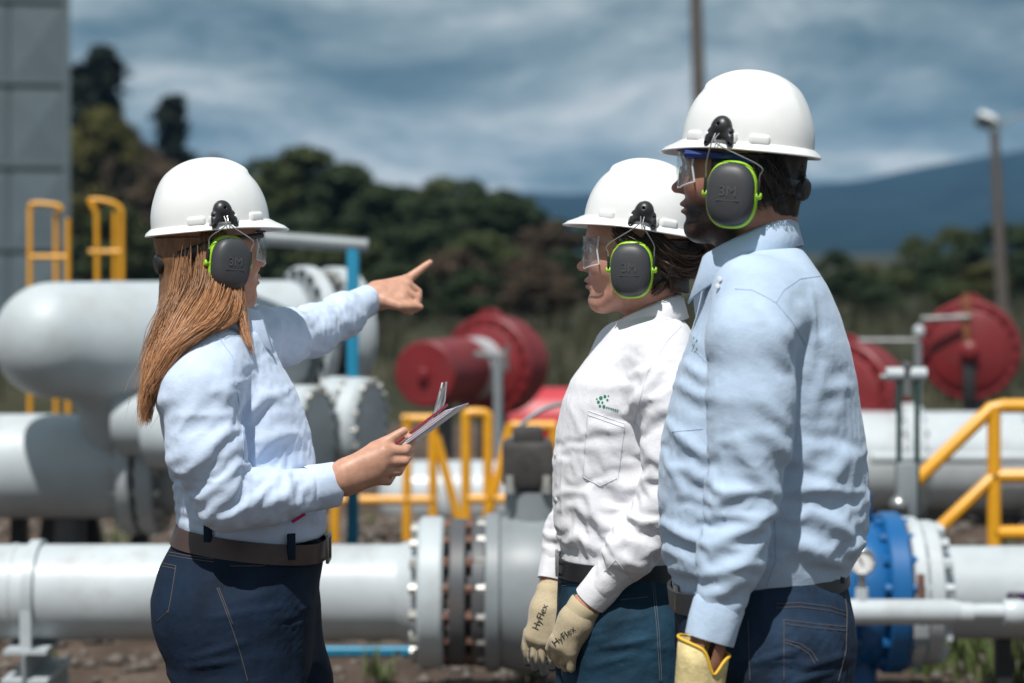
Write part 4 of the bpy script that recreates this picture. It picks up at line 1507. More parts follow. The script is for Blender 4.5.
def build_muff(t, Mx, sy, Mc, logo, brk):
    """Mc: cup frame, local x = to the wearer's front, y = outwards, z = up"""
    W = lambda V: [Mc @ Vector(v) for v in V]
    V, Fc = sring([(0.99, 0.006), (1.0, 0.012), (0.985, 0.021), (0.93, 0.0285), (0.80, 0.0335), (0.6, 0.0365), (0.3, 0.038), (0.01, 0.0385)], 0.0385, 0.0505)
    cup = put('ear_cup', W(V), Fc, M_CUP, t, sharp=60)
    V, Fc = sring([(0.96, -0.006), (1.055, -0.004), (1.075, 0.002), (1.07, 0.0085), (1.02, 0.0125), (0.95, 0.0125)], 0.0385, 0.0505)
    put('lime_ring', W(V), Fc, M_LIME, cup, sharp=60)
    V, Fc = sring([(0.80, -0.024), (0.95, -0.022), (0.99, -0.014), (0.97, -0.004), (0.9, -0.002)], 0.0385, 0.0505)
    put('cushion', W(V), Fc, M_FOAM, cup, sharp=60)
    if logo:
        f = 1 if sy > 0 else -1      # keep lettering readable from outside
        key = '3M'
        if key not in _cup_cache: _cup_cache[key] = text_mesh('3M', 0.023, 0.0009)
        me = _cup_cache[key]
        n = len(me.vertices); co = np.zeros(n * 3, dtype=np.float32); me.vertices.foreach_get('co', co); co = co.reshape(-1, 3)
        V = [Mc @ Vector((-x * f if sy > 0 else x, 0.0383 + z, y + 0.004)) for x, y, z in co]
        Fc = [tuple(p.vertices) for p in me.polygons]
        put('lettering', V, Fc, M_LOGO, cup, smooth=False)
        MB().box(Mc @ Vector((0, 0.0378, -0.010)), (0.036, 0.0016, 0.0012), Mc.to_3x3()).put('raised_line', M_LOGO, cup, smooth=False)
    # bracket on the hat rim
    ph = sy * brk
    p = hat_point(ph, 0.93)
    n = Vector((0.10, sy, 0.25)).normalized()
    R3 = Mx.to_3x3()
    xa = Vector((1, 0, 0)); xa = (xa - n * xa.dot(n)).normalized()
    za = xa.cross(n) * (1 if sy < 0 else -1)
    if za.z < 0: za = -za
    Mb_ = Mx @ Matrix.Translation(p) @ Matrix((xa, n, za)).transposed().to_4x4()
    if 'br' not in _cup_cache:
        S = SDF((-0.035, -0.012, -0.042), (0.035, 0.028, 0.034), 0.0014)
        S.u(S.ell((0, 0.004, 0.006), (0.0185, 0.0155, 0.0195)))
        S.u(S.rbox((0, 0.002, -0.004), (0.0165, 0.009, 0.014), 0.005), 0.006)
        for s in (-1, 1):
            S.u(S.cone((s * 0.013, 0.003, -0.004), (s * 0.0225, 0.004, -0.024), 0.0068, 0.0060), 0.005)
            S.u(S.cone((s * 0.019, 0.0035, -0.002), (s * 0.0215, 0.004, -0.014), 0.0060, 0.0060), 0.004)
            S.sub(S.cone((s * 0.0225, -0.02, -0.025), (s * 0.0225, 0.03, -0.025), 0.0024, 0.0024))
            S.sub(S.cone((s * 0.0225, -0.02, -0.007), (s * 0.0225, 0.03, -0.007), 0.0020, 0.0020))
        S.sub(S.cone((0, 0.024, 0.006), (0, 0.012, 0.006), 0.0035, 0.002))
        S.sub(S.rbox((0, 0.016, -0.019), (0.0070, 0.010, 0.007), 0.003))
        V, Q = S.mesh(); _cup_cache['br'] = (relax(V, Q, 2), Q)
    V, Q = _cup_cache['br']
    put('mount_bracket', [Mb_ @ Vector(v) for v in V], Q, M_PLAST, t, sharp=None)
    MB().box(Mx @ (p + Vector((0.0, sy * 0.004, -0.012))), (0.060, 0.009, 0.017), R3, 0.003).put('mount_plate', M_HAT, t)
    # spring wires down to the pivots
    for s in (-1, 1):
        a0 = Mb_ @ Vector((s * 0.0035, 0.014, -0.010))
        piv = Mc @ Vector((s * 0.0435, 0.006, 0.0))
        e = Mc @ Vector((s * 0.0435, 0.010, 0.030))
        k1 = Mb_ @ Vector((s * 0.006, 0.017, -0.030))
        k2 = Mc @ Vector((s * 0.043, 0.014, 0.048))
        MB().tube(spline([a0, k1, k2, e, piv], 6), 0.00115, 8).put('spring_wire', M_WIRE, t)
        MB().box((e + piv) * 0.5 + Mc.to_3x3() @ Vector((0, 0, -0.002)), (0.0045, 0.008, 0.026), Mc.to_3x3(), 0.0015).put('wire_holder', M_PLAST, t)
        MB().lathe(piv - Mc.to_3x3() @ Vector((s * 0.004, 0, 0)), Mc.to_3x3() @ Vector((s, 0, 0)), [(0, 0.006), (0.007, 0.006), (0.009, 0.004)], 14).put('pivot', M_LIME, t)


# ---------------------------------------------------------------- heads
def head_field(neck_to, male=False, neck_r=0.052):
    S = SDF((-0.16, -0.105, -0.245), (0.140, 0.105, 0.155), 0.0026)
    S.u(S.ell((-0.008, 0, 0.050), (0.093, 0.075, 0.082)))
    S.u(S.ell((0.030, 0, -0.008), (0.064, 0.060, 0.080)), 0.04)
    j = 0.052 if male else 0.046
    for s in (-1, 1):
        S.u(S.cone((0.002, s * j, -0.050), (0.066, s * 0.014, -0.082), 0.020, 0.018), 0.03)
        S.u(S.ell((0.060, s * 0.040, -0.018), (0.026, 0.022, 0.022)), 0.025)
        S.u(S.cone((0.086, s * 0.014, 0.034), (0.070, s * 0.048, 0.032), 0.009 if male else 0.0065, 0.007), 0.015)
    S.u(S.ell((0.079, 0, -0.084), (0.018, 0.021, 0.017) if male else (0.016, 0.018, 0.0155)), 0.022)
    S.u(S.ell((0.070, 0, -0.050), (0.026, 0.028, 0.028)), 0.02)
    S.u(S.ell((0.068, 0, 0.045), (0.024, 0.050, 0.040)), 0.03)
    # eye sockets and lids
    for s in (-1, 1):
        S.sub(S.ell((0.100, s * 0.033, 0.015), (0.017, 0.019, 0.013)), 0.014)
        S.u(S.ell((0.0785, s * 0.0340, 0.0150), (0.0145, 0.0155, 0.0140)), 0.004)
        S.sub(S.ell((0.0915, s * 0.0370, 0.0150), (0.0130, 0.0175, 0.0056)), 0.001)
    # nose
    S.u(S.cone((0.089, 0, 0.022), (0.109, 0, -0.015), 0.0062, 0.0080), 0.011)
    S.u(S.ell((0.1120, 0, -0.0170), (0.0092, 0.0098, 0.0080)), 0.007)
    for s in (-1, 1):
        S.u(S.ell((0.1005, s * 0.0110, -0.0205), (0.0098, 0.0062, 0.0066)), 0.006)
        S.sub(S.ell((0.106, s * 0.0065, -0.0295), (0.005, 0.0032, 0.004)), 0.002)
    # mouth
    S.u(S.ell((0.0965, 0, -0.0440), (0.0100, 0.0215, 0.0066)), 0.007)
    S.u(S.ell((0.0950, 0, -0.0555), (0.0100, 0.0185, 0.0070)), 0.006)
    S.sub(S.ell((0.1060, 0, -0.0498), (0.0100, 0.0260, 0.0019)), 0.004)
    S.sub(S.ell((0.100, 0, -0.067), (0.005, 0.014, 0.004)), 0.010)
    # ears
    for s in (-1, 1):
        S.u(S.ell((-0.008, s * 0.077, -0.002), (0.017, 0.008, 0.030), Matrix.Rotation(0.2, 3, 'Y')), 0.006)
        S.sub(S.ell((-0.004, s * 0.087, 0.0), (0.010, 0.006, 0.018)), 0.004)
    nt_ = Vector(neck_to)
    S.u(S.cone((-0.022, 0, -0.02), nt_, neck_r, neck_r * 1.08), 0.035)
    if male:
        S.u(S.ell((0.020, 0, -0.118), (0.014, 0.012, 0.016)), 0.02)
    return S


def fbm(P, f, seed=0):
    r = np.random.default_rng(seed)
    out = 0
    a = 1.0
    for o in range(4):
        for _ in range(3):
            k = r.normal(size=3) * f; ph = r.uniform(0, 6.28)
            out = out + a * np.sin(P @ k + ph)
        f *= 2.1; a *= 0.55
    return out / 4.0


def skin_colours(V, tone, lips, brow, beard=0.0, beardcol=(0.05, 0.03, 0.022)):
    """V in head coordinates"""
    x, y, z = V[:, 0], V[:, 1], V[:, 2]
    ay = np.abs(y)
    C = np.tile(np.array(tone, dtype=np.float32), (len(V), 1))
    blush = np.exp(-(((x - 0.075) / 0.03) ** 2 + ((ay - 0.042) / 0.02) ** 2 + ((z + 0.015) / 0.02) ** 2))
    nose = np.exp(-(((x - 0.113) / 0.012) ** 2 + (y / 0.014) ** 2 + ((z + 0.02) / 0.012) ** 2))
    C *= (1 - np.clip(blush * 0.5 + nose * 0.5, 0, 1)[:, None] * np.array([0.04, 0.22, 0.22]))
    lip = np.exp(-((ay / 0.021) ** 4 + ((z + 0.050) / 0.0100) ** 4)) * smooth01(0.086, 0.092, x)
    C = C * (1 - lip[:, None]) + np.array(lips) * lip[:, None]
    bw = np.exp(-(((z - 0.0345 + 0.12 * (ay - 0.03) ** 2 / 0.03) / 0.0062) ** 4)) * smooth01(0.010, 0.015, ay) * smooth01(0.070, 0.060, ay) * smooth01(0.035, 0.05, x)
    C = C * (1 - 0.85 * bw[:, None]) + np.array(brow) * 0.85 * bw[:, None]
    lash = smooth01(1.40, 1.05, np.sqrt(((x - 0.0915) / 0.0150) ** 2 + ((ay - 0.037) / 0.0195) ** 2 + ((z - 0.0160) / 0.0075) ** 2))
    C = C * (1 - 0.8 * lash[:, None]) + np.array(brow) * 0.8 * lash[:, None]
    if beard > 0:
        line = -0.040 - 0.9 * np.maximum(0, 0.055 - x) * 0.0 + 0.65 * np.maximum(0, 0.045 - x)
        b = smooth01(0.012, -0.010, z - line) * smooth01(-0.150, -0.118, z) * smooth01(-0.02, 0.006, x)
        must = np.exp(-((ay / 0.03) ** 4 + ((z + 0.036) / 0.0065) ** 4)) * smooth01(0.08, 0.088, x)
        b = np.clip(np.maximum(b, must) * (1 - lip), 0, 1)
        b = b * np.clip(0.93 + 0.14 * fbm(V, 700, 3) + 0.12 * fbm(V, 90, 8), 0, 1) * beard
        C = C * (1 - b[:, None]) + np.array(beardcol) * b[:, None]
    return np.clip(C, 0, 1)


class Person:
    def __init__(s, d0, label, skin, tone):
        s.d0 = d0; s.label = label; s.skin = M_SKIN[skin]; s.tone = np.array(tone, dtype=np.float32)
        s.sV = []; s.sQ = []; s.sC = []; s.n = 0
        s.k = F / d0       # pixels per metre at the person
        s.obj = bpy.data.objects.new('person', bpy.data.meshes.new('person'))
        COL.objects.link(s.obj)
        tag(s.obj, label, 'person')

    def A(s, px, py, w=0.0):
        return at(px, py, s.d0 + w)

    def skin_add(s, V, Q, C=None):
        s.sV.append(np.asarray(V, dtype=np.float32)); s.sQ.append(Q + s.n); s.n += len(V)
        s.sC.append(np.tile(s.tone, (len(V), 1)) if C is None else C)

    def rows(s, table):
        out = []
        for py, xl, xr, w, b in table:
            l, r = s.A(xl, py, w), s.A(xr, py, w)
            out.append((l.z, (l.x + r.x) / 2, s.d0 + w, (r.x - l.x) / 2, b))
        return out

    def finish_body(s):
        V = np.concatenate(s.sV); Q = np.concatenate(s.sQ); C = np.concatenate(s.sC)
        me = new_mesh('person', V - np.array(s.obj.location, dtype=np.float32), Q, None)
        paint(me, 'tone', C)
        me.materials.append(s.skin)
        s.obj.data = me
        return s.obj

    def inner(s, S, off):
        """the body under a garment, at half resolution"""
        T = SDF.__new__(SDF)
        T.lo = S.lo; T.h = S.h * 2; T.D = np.ascontiguousarray(S.D[::2, ::2, ::2])
        s.skin_add(*T.mesh(off))


def chain_field(S, pts, rads, k=0.03):
    d = None
    for i in range(len(pts) - 1):
        c = S.cone(pts[i], pts[i + 1], rads[i], rads[i + 1])
        if d is None: d = c
        else:
            h = np.maximum(k - np.abs(d - c), 0) / k
            d = np.minimum(d, c) - h * h * k * 0.25
    return d


def merge(S, d, zlo, zhi, k0=0.008, k1=0.05):
    k = (k0 + (k1 - k0) * smooth01(zlo, zhi, S.Z)).astype(np.float32)
    h = np.maximum(k - np.abs(S.D - d), 0) / k
    S.D = np.minimum(S.D, d) - h * h * k * 0.25


def to_px(V):
    return 512 + V[:, 0] / V[:, 1] * F, HY - (V[:, 2] - CH) / V[:, 1] * F


def fold(V, N, folds, k, side=-1):
    """creases: (x0, y0, x1, y1, height mm, width px[, bend]) drawn on the side that faces the lens"""
    px, py = to_px(V)
    fac = np.clip(side * N[:, 1] * 1.6 + 0.25, 0, 1)
    out = np.zeros(len(V))
    for f in folds:
        x0, y0, x1, y1, amp, wd = f[:6]
        bend = f[6] if len(f) > 6 else 0.0
        dx, dy = x1 - x0, y1 - y0
        L = math.hypot(dx, dy)
        t = ((px - x0) * dx + (py - y0) * dy) / (L * L)
        tc = np.clip(t, -0.2, 1.2)
        ox, oy = px - x0 - tc * dx, py - y0 - tc * dy
        dist = (ox * -dy + oy * dx) / L + bend * (1 - (2 * tc - 1) ** 2)
        over = np.maximum(np.maximum(-t, t - 1), 0) * L
        u = dist / wd
        prof = np.exp(-np.abs(u * 0.72) ** 1.4) - 0.30 * np.exp(-(u - 2.1) ** 2 * 0.6)
        tap = np.clip(np.sin(np.clip(t, 0, 1) * PI), 0, 1) ** 0.6 * np.exp(-(over / (wd * 0.8)) ** 2)
        out += amp * 0.00105 * prof * tap
    return V + N * (out * fac)[:, None].astype(np.float32)


def inpoly(px, py, poly):
    c = np.zeros(len(px), dtype=bool)
    n = len(poly)
    for i in range(n):
        x0, y0 = poly[i]; x1, y1 = poly[(i + 1) % n]
        m = ((y0 > py) != (y1 > py)) & (px < (x1 - x0) * (py - y0) / (y1 - y0 + 1e-9) + x0)
        c ^= m
    return c


def crumple(V, Q, S, s, pin, it=160, kb=0.10, tin=0.010, tout=0.016, grav=0.0, seed=0):
    """let the cloth, cut a little too large, buckle into folds round the body's distance field"""
    V = V.astype(np.float64).copy(); n = len(V)
    E = np.concatenate([Q[:, [0, 1]], Q[:, [1, 2]], Q[:, [2, 3]], Q[:, [3, 0]]]); E.sort(axis=1)
    E = np.unique(E, axis=0)
    Dg = np.concatenate([Q[:, [0, 2]], Q[:, [1, 3]]])
    C = np.concatenate([E, Dg])
    i, j = C[:, 0], C[:, 1]
    V0 = V.copy()
    ed = V0[j] - V0[i]
    el = np.linalg.norm(ed, axis=1) + 1e-9
    px, py = to_px(0.5 * (V0[i] + V0[j]))
    extra = np.full(len(i), s[0])
    for x, y, rr, amt, ang in s[1]:
        c2 = ((ed[:, 0] * math.cos(R(ang)) - ed[:, 2] * math.sin(R(ang))) / el) ** 2
        extra += amt * np.exp(-((px - x) ** 2 + (py - y) ** 2) / (rr * rr)) * (0.12 + 0.88 * c2)
    rest = el * (1 + extra)
    free = (1 - pin)[:, None]
    cnt = np.bincount(i, minlength=n) + np.bincount(j, minlength=n)
    ei, ej = E[:, 0], E[:, 1]
    deg = (np.bincount(ei, minlength=n) + np.bincount(ej, minlength=n))[:, None]
    N0 = normals_of(V.astype(np.float32), Q)

    def lap(U):
        return np.stack([np.bincount(ei, U[ej, k], n) + np.bincount(ej, U[ei, k], n) for k in range(3)], 1) / deg - U
    r = np.random.default_rng(seed)
    D = S.D; sh = np.array(D.shape) - 2
    for q in range(it):
        d = V[j] - V[i]
        l = np.sqrt((d * d).sum(1)) + 1e-9
        c = d * (0.5 * (l - rest) / l)[:, None]
        acc = np.stack([np.bincount(i, c[:, k], n) - np.bincount(j, c[:, k], n) for k in range(3)], 1)
        V += free * acc * (3.2 / cnt)[:, None]
        V -= free * kb * lap(lap(V))
        if grav: V[:, 2] -= grav * free[:, 0]
        if q % 2 == 0:
            g = np.clip((V - S.lo) / S.h, 0, sh)
            a = g.astype(int); f = g - a
            dv = 0
            for ox in (0, 1):
                for oy in (0, 1):
                    for oz in (0, 1):
                        w = (f[:, 0] if ox else 1 - f[:, 0]) * (f[:, 1] if oy else 1 - f[:, 1]) * (f[:, 2] if oz else 1 - f[:, 2])
                        dv = dv + w * D[a[:, 0] + ox, a[:, 1] + oy, a[:, 2] + oz]
            push = np.maximum(-tin - dv, 0) - np.maximum(dv - tout, 0)
            V += free * N0 * (push * 0.7)[:, None]
    return V.astype(np.float32)


def smooth_up(V, Q):
    """one Catmull-Clark step"""
    me = new_mesh('tmp', V, Q, None)
    o = link('tmp', me)
    m = o.modifiers.new('s', 'SUBSURF'); m.levels = 1; m.render_levels = 1
    dg = bpy.context.evaluated_depsgraph_get()
    e = bpy.data.meshes.new_from_object(o.evaluated_get(dg))
    bpy.data.objects.remove(o)
    co = np.zeros(len(e.vertices) * 3, dtype=np.float32); e.vertices.foreach_get('co', co)
    q = np.zeros(len(e.loops), dtype=np.int32); e.loops.foreach_get('vertex_index', q)
    return co.reshape(-1, 3), q.reshape(-1, 4).astype(np.int64)


class Drape:
    """drops drawn lines onto a garment's surface"""

    def __init__(s, V, Q):
        s.b = BVHTree.FromPolygons([Vector(v) for v in V], [tuple(q) for q in Q.tolist()])

    def hit(s, px, py):
        o = Vector((0, 0, CH))
        d = (at(px, py, 1.0) - o).normalized()
        loc, n, i, dd = s.b.ray_cast(o, d)
        return loc, n

    def line(s, pts, lift=0.0004, step=2.0):
        out = []
        for (x0, y0), (x1, y1) in zip(pts[:-1], pts[1:]):
            m = max(1, int(math.hypot(x1 - x0, y1 - y0) / step))
            for k in range(m):
                loc, n = s.hit(x0 + (x1 - x0) * k / m, y0 + (y1 - y0) * k / m)
                if loc is not None: out.append(loc + n * lift)
        loc, n = s.hit(*pts[-1])
        if loc is not None: out.append(loc + n * lift)
        # drop jumps between separate layers
        runs = [[]]
        for p in out:
            if runs[-1] and (p - runs[-1][-1]).length > 0.03: runs.append([])
            runs[-1].append(p)
        return max(runs, key=len)

    def seam(s, name, pts, r, m, parent, lift=0.0003):
        q = s.line(pts, lift)
        if len(q) > 1:
            return MB().tube(q, r, 6).put(name, m, parent, sharp=None)


def disc(c, n, r, th, seg=14):
    return MB().lathe(Vector(c) - Vector(n) * th * 0.5, n, [(0, r), (th * 0.8, r), (th, r * 0.8)], seg)


def collar(parent, C, yaw, rx, ry, tilt, m, stand=0.030, leaf=0.045, tip=0.070, gap=24, spread=0.012, seamm=None):
    """folded shirt collar round the neck; yaw = facing direction of the wearer"""
    C = Vector(C)
    Rz = Matrix.Rotation(yaw, 3, 'Z')
    Rt = Matrix.Rotation(tilt, 3, 'Y')
    n = 56
    rows_ = []
    for k in range(n + 1):
        u = k / n
        a = R(gap) + (2 * PI - 2 * R(gap)) * u         # angle from the front, round the back
        e = Rt @ Vector((rx * math.cos(a), ry * math.sin(a), 0))
        out = Vector((math.cos(a), math.sin(a), 0))
        fr = 1 - min(u, 1 - u) * 2                      # 1 at the front ends, 0 at the back
        ln = leaf + (tip - leaf) * max(0, fr - 0.45) ** 1.3 / 0.55 ** 1.3
        fwd = Vector((0.4 * max(0, fr - 0.6) * tip, 0, 0)) + Vector((0, math.sin(a) * 0.35 * max(0, fr - 0.6) * tip, 0))
        pts = [e * 0.96 - out * 0.002 + Vector((0, 0, -stand)), e - out * 0.001, e + out * 0.002 + Vector((0, 0, 0.003)),
               e + out * 0.006 + Vector((0, 0, -0.001)),
               e + out * (0.006 + spread * 0.45) + Vector((0, 0, -ln * 0.45)) + fwd * 0.4,
               e + out * (0.006 + spread) + Vector((0, 0, -ln * 0.97)) + fwd,
               e + out * (0.0045 + spread) + Vector((0, 0, -ln)) + fwd]
        rows_.append([C + Rz @ p for p in pts])
    V = [p for r_ in rows_ for p in r_]
    w = len(rows_[0])
    Fc = [(i * w + j, (i + 1) * w + j, (i + 1) * w + j + 1, i * w + j + 1) for i in range(n) for j in range(w - 1)]
    o = put('collar', V, Fc, m, parent, sharp=None)
    sm = o.modifiers.new('thick', 'SOLIDIFY'); sm.thickness = 0.0022; sm.offset = 0
    return o


def cuff(parent, end, d, r, ln, m, flat=0.9, seam=None, rot=None):
    """open shirt cuff whose mouth is at end, pointing along d"""
    d = Vector(d).normalized()
    prof = [(-ln - 0.006, r * 0.965), (-ln, r * 1.02), (-ln + 0.004, r * 1.045), (-ln * 0.5, r * 1.03), (-0.003, r * 1.0), (0, r * 0.985), (-0.002, r * 0.955), (-0.03, r * 0.95)]
    M = frame(d)
    seg = 44
    V = []; Fc = []
    for i, (t, rr) in enumerate(prof):
        for k in range(seg):
            a = 2 * PI * k / seg
            q = rr * (1 + 0.025 * math.sin(3 * a + t * 60) + 0.012 * math.sin(7 * a + 1))
            V.append(Vector(end) + M @ Vector((q * math.cos(a), q * math.sin(a) * flat, t)))
    for i in range(len(prof) - 1):
        for k in range(seg):
            k2 = (k + 1) % seg
            Fc.append((i * seg + k, i * seg + k2, (i + 1) * seg + k2, (i + 1) * seg + k))
    return put('cuff', V, Fc, m, parent, sharp=60)


def belt(parent, rows_, zc, slope, half, m, off=0.006, p=2.3, buckle=None, name='belt'):
    """band round the hips following the same sections; slope = dz per metre of x"""
    rows_ = sorted(rows_)
    zs = [r[0] for r in rows_]
    n = 96
    V = []
    for k in range(n):
        a = 2 * PI * k / n
        for dz, o in ((-half, 0.0), (-half, off), (half, off), (half, 0.0)):
            z = zc + dz
            for _ in range(3):
                cx, cy, aa, bb = (np.interp(z, zs, [r[i] for r in rows_]) for i in range(1, 5))
                aa += o; bb += o
                c, s_ = math.cos(a), math.sin(a)
                rr = 1.0 / ((abs(c) / aa) ** p + (abs(s_) / bb) ** p) ** (1 / p)
                x = cx + rr * c
                z = zc + slope * (x - cx) + dz
            V.append((x, cy + rr * s_, z))
    Fc = []
    for k in range(n):
        k2 = (k + 1) % n
        for j in range(3):
            Fc.append((k * 4 + j, k2 * 4 + j, k2 * 4 + j + 1, k * 4 + j + 1))
    return put(name, V, Fc, m, parent, sharp=40)


def glasses(label, Mh, rim, temple, dz=0.0, tw=0.005):
    """wrap-around safety glasses in head coordinates"""
    t = thing('safety_glasses', label, 'safety glasses', Mh @ Vector((0.1, 0, 0.015)), 'safety glasses')
    N = 30
    V = []; Fc = []
    for k in range(N + 1):
        a = -1 + 2 * k / N
        y = 0.074 * math.sin(a * 1.25) / math.sin(1.25)
        x = 0.109 - 0.036 * abs(a) ** 2.6 - 0.004 * a * a
        nose = math.exp(-(a / 0.16) ** 2)
        hi = 0.043; lo = -0.012 + 0.030 * nose - 0.006 * math.exp(-((abs(a) - 0.5) / 0.25) ** 2) + 0.012 * max(0, abs(a) - 0.8)
        for j in range(5):
            z = lo + (hi - lo) * j / 4
            V.append(Mh @ Vector((x - 0.006 * abs(j - 2) / 2 * 0.6, y, z + dz)))
    for k in range(N):
        for j in range(4):
            Fc.append((k * 5 + j, (k + 1) * 5 + j, (k + 1) * 5 + j + 1, k * 5 + j + 1))
    o = put('lens', V, Fc, M_LENS, t, sharp=None)
    sm = o.modifiers.new('thick', 'SOLIDIFY'); sm.thickness = 0.0022
    MB().tube([V[k * 5 + 4] for k in range(N + 1)], 0.0016 if rim is M_LENS else 0.0024, 6).put('top_rim', rim, t)
    M_FR = mat('clear_frame_plastic', (0.62, 0.68, 0.72), 0.15, coat=0.5)
    MB().tube([V[k * 5] for k in range(N + 1)], 0.0011, 6).put('lower_rim', M_FR, t)
    for k in (0, N):
        MB().tube([V[k * 5 + q] for q in range(5)], 0.0016, 6).put('side_rim', M_FR, t)
    for s in (-1, 1):
        MB().tube([Mh @ Vector(p) for p in ((0.078, s * 0.0755, 0.036 + dz), (0.06, s * 0.079, 0.035 + dz), (0.0, s * 0.082, 0.030 + dz), (-0.03, s * 0.083, 0.018 + dz))], [tw * 1.1, tw, tw * 0.7, 0.003], 8).put('temple', temple, t)
        MB().box(Mh @ Vector((0.079, s * 0.0725, 0.016 + dz)), (0.012, 0.003, 0.040), Mh.to_3x3(), 0.0012).put('side_shield', M_LENS, t)
    return t


def eyes(p, Mh, iris=(0.06, 0.03, 0.015)):
    for s in (-1, 1):
        c = Vector((0.0790, s * 0.0342, 0.0150))
        e = MB().ball(Mh @ c, 0.0128, 20, 14).put('eye', mat('eye_white', (0.70, 0.66, 0.62), 0.15), p.obj)
        MB().lathe(Mh @ (c + Vector((0.0108, 0, 0))), Mh.to_3x3() @ Vector((1, 0, 0)), [(0, 0.0066), (0.0018, 0.0052), (0.0026, 0.0024)], 20).put('iris', mat('iris_brown', iris, 0.2), e)


def strands(guides, n, r, seed, taper=0.35, segs=4, tip=0.0):
    """hair: guides = list of (weight, [ (point, spread) ... ])"""
    rg = np.random.default_rng(seed)
    Vs = []; Qs = []; Cs = []; Ts = []; base = 0
    wts = np.array([g[0] for g in guides], dtype=float); wts /= wts.sum()
    for g, cnt in zip(guides, (wts * n).astype(int)):
        P = g[1]
        for _ in range(cnt):
            uu = rg.normal(size=3); uu /= max(1.0, np.linalg.norm(uu) / 1.4)
            ctrl = [Vector(q) + Vector(uu * sp) + Vector(rg.normal(size=3) * sp * 0.22) for q, sp in P]
            cut_ = rg.uniform(0.74, 1.0)
            c = spline(ctrl, segs)
            c = c[:max(3, int(len(c) * cut_))]
            m = len(c)
            rad = r * rg.uniform(0.6, 1.3)
            Cs.append(0.45 + 1.25 * rg.random() ** 1.3)
            prev = None
            V = []
            Ts.append(np.repeat(np.linspace(0, 1, m), 3))
            for i, q in enumerate(c):
                tt = (c[min(i + 1, m - 1)] - c[max(i - 1, 0)]).normalized()
                x = tt.cross(Vector((0.3, -1, 0.2))).normalized()
                y = tt.cross(x)
                k = rad * (1 - (1 - taper) * (i / (m - 1)) ** 2)
                for a in (0.3, 2.4, 4.5):
                    V.append(q + x * (k * math.cos(a)) + y * (k * math.sin(a)))
            idx = np.arange(m - 1)[:, None] * 3
            for j in range(3):
                Qs.append(np.concatenate([idx + j, idx + (j + 1) % 3, idx + 3 + (j + 1) % 3, idx + 3 + j], 1) + base)
            Vs.append(np.array([tuple(v) for v in V], dtype=np.float32)); base += len(V)
    cols = np.concatenate([np.full(len(v), c) for v, c in zip(Vs, Cs)]) * (1 + tip * (np.concatenate(Ts) - 0.35))
    return np.concatenate(Vs), np.concatenate(Qs), cols


def hair_obj(p, V, Q, shade, col, m):
    b = np.array(origin(p.obj), dtype=np.float32)
    me = new_mesh('hair', V - b, Q, None)
    paint(me, 'tone', np.clip(np.array(col)[None, :] * shade[:, None], 0, 1))
    return link('hair', me, m, p.obj)


M_HAIR = mat('hair_strand', (1, 1, 1), 0.36, attr='tone', spec=0.6, var=0.15, vscale=60)


def hair_cap(Mh, lift, zlow, back_only=0.012, neck=None, neck_r=0.05, noise=0.0015, seed=1, zfront=-0.02):
    """close hair shell over the skull, in head coordinates"""
    S = SDF((-0.16, -0.11, -0.17), (0.10, 0.11, 0.05), 0.003)
    S.u(S.ell((-0.009, 0, 0.046), (0.093 + lift, 0.075 + lift, 0.086 + lift)))
    S.u(S.cone((-0.035, 0, -0.02), neck if neck else (-0.05, 0, -0.14), 0.056 + lift * 0.6, neck_r + lift * 0.5), 0.03)
    S.cut((0, 0, 0.036), (0, 0, 1))
    S.cut((back_only, 0, 0), (1, 0, -0.28))
    S.cut((0, 0, zlow), (0.25, 0, -1))
    V, Q = S.mesh(); V = relax(V, Q, 2)
    N = normals_of(V, Q)
    V = V + N * (fbm(V * np.array([1, 1, 0.25]), 160, seed) * noise)[:, None]
    Mn = np.array(Mh)
    return (V @ Mn[:3, :3].T + Mn[:3, 3]).astype(np.float32), Q


def hand_mesh(prims, h=0.0017, blend=0.006, pad=0.016):
    """prims: list of chains [(point, radius), ...]; the first chains form the palm"""
    allp = np.array([list(q) for ch, _ in prims for q, r in ch])
    S = SDF(allp.min(0) - pad - 0.012, allp.max(0) + pad + 0.012, h)
    for ch, k in prims:
        d = None
        for (a, ra), (b, rb) in zip(ch[:-1], ch[1:]):
            c = S.cone(a, b, ra, rb)
            d = c if d is None else np.minimum(d, c)
        S.u(d, k)
    V, Q = S.mesh()
    return relax(V, Q, 1), Q


def lower_body(p, table, legs, m, folds, ztop, slope, name='jeans', k=0.03, loose=()):
    """hips and two legs of a pair of jeans; returns field and mesh"""
    rows_ = p.rows(table)
    xs = [r[1] - r[3] for r in rows_] + [r[1] + r[3] for r in rows_]
    lo = (min(xs) - 0.10, p.d0 - 0.30, 0.03); hi = (max(xs) + 0.10, p.d0 + 0.32, ztop + 0.06)
    S = SDF(lo, hi, 0.0055)
    S.u(S.loft(rows_, 2.25))
    for pts, rads in legs:
        S.u(chain_field(S, pts, rads, 0.04), k)
    cx = rows_[0][1]
    S.cut((cx, p.d0, ztop), (-slope, 0, 1))
    S.cut((0, 0, 0.06), (0, 0, -1))
    V, Q = S.mesh(); V = relax(V, Q, 2)
    N = normals_of(V, Q)
    V = fold(V, N, folds, p.k)
    V = V + N * (fbm(V, 22, 5) * 0.0007)[:, None].astype(np.float32)
    pin = smooth01(ztop - 0.05, ztop - 0.03, V[:, 2])
    V = crumple(V, Q, S, (0.004, loose), pin, it=60, kb=0.04, tin=0.003, tout=0.012)
    o = put(name, V, Q, m, p.obj, sharp=None)
    return S, V, Q, o, rows_


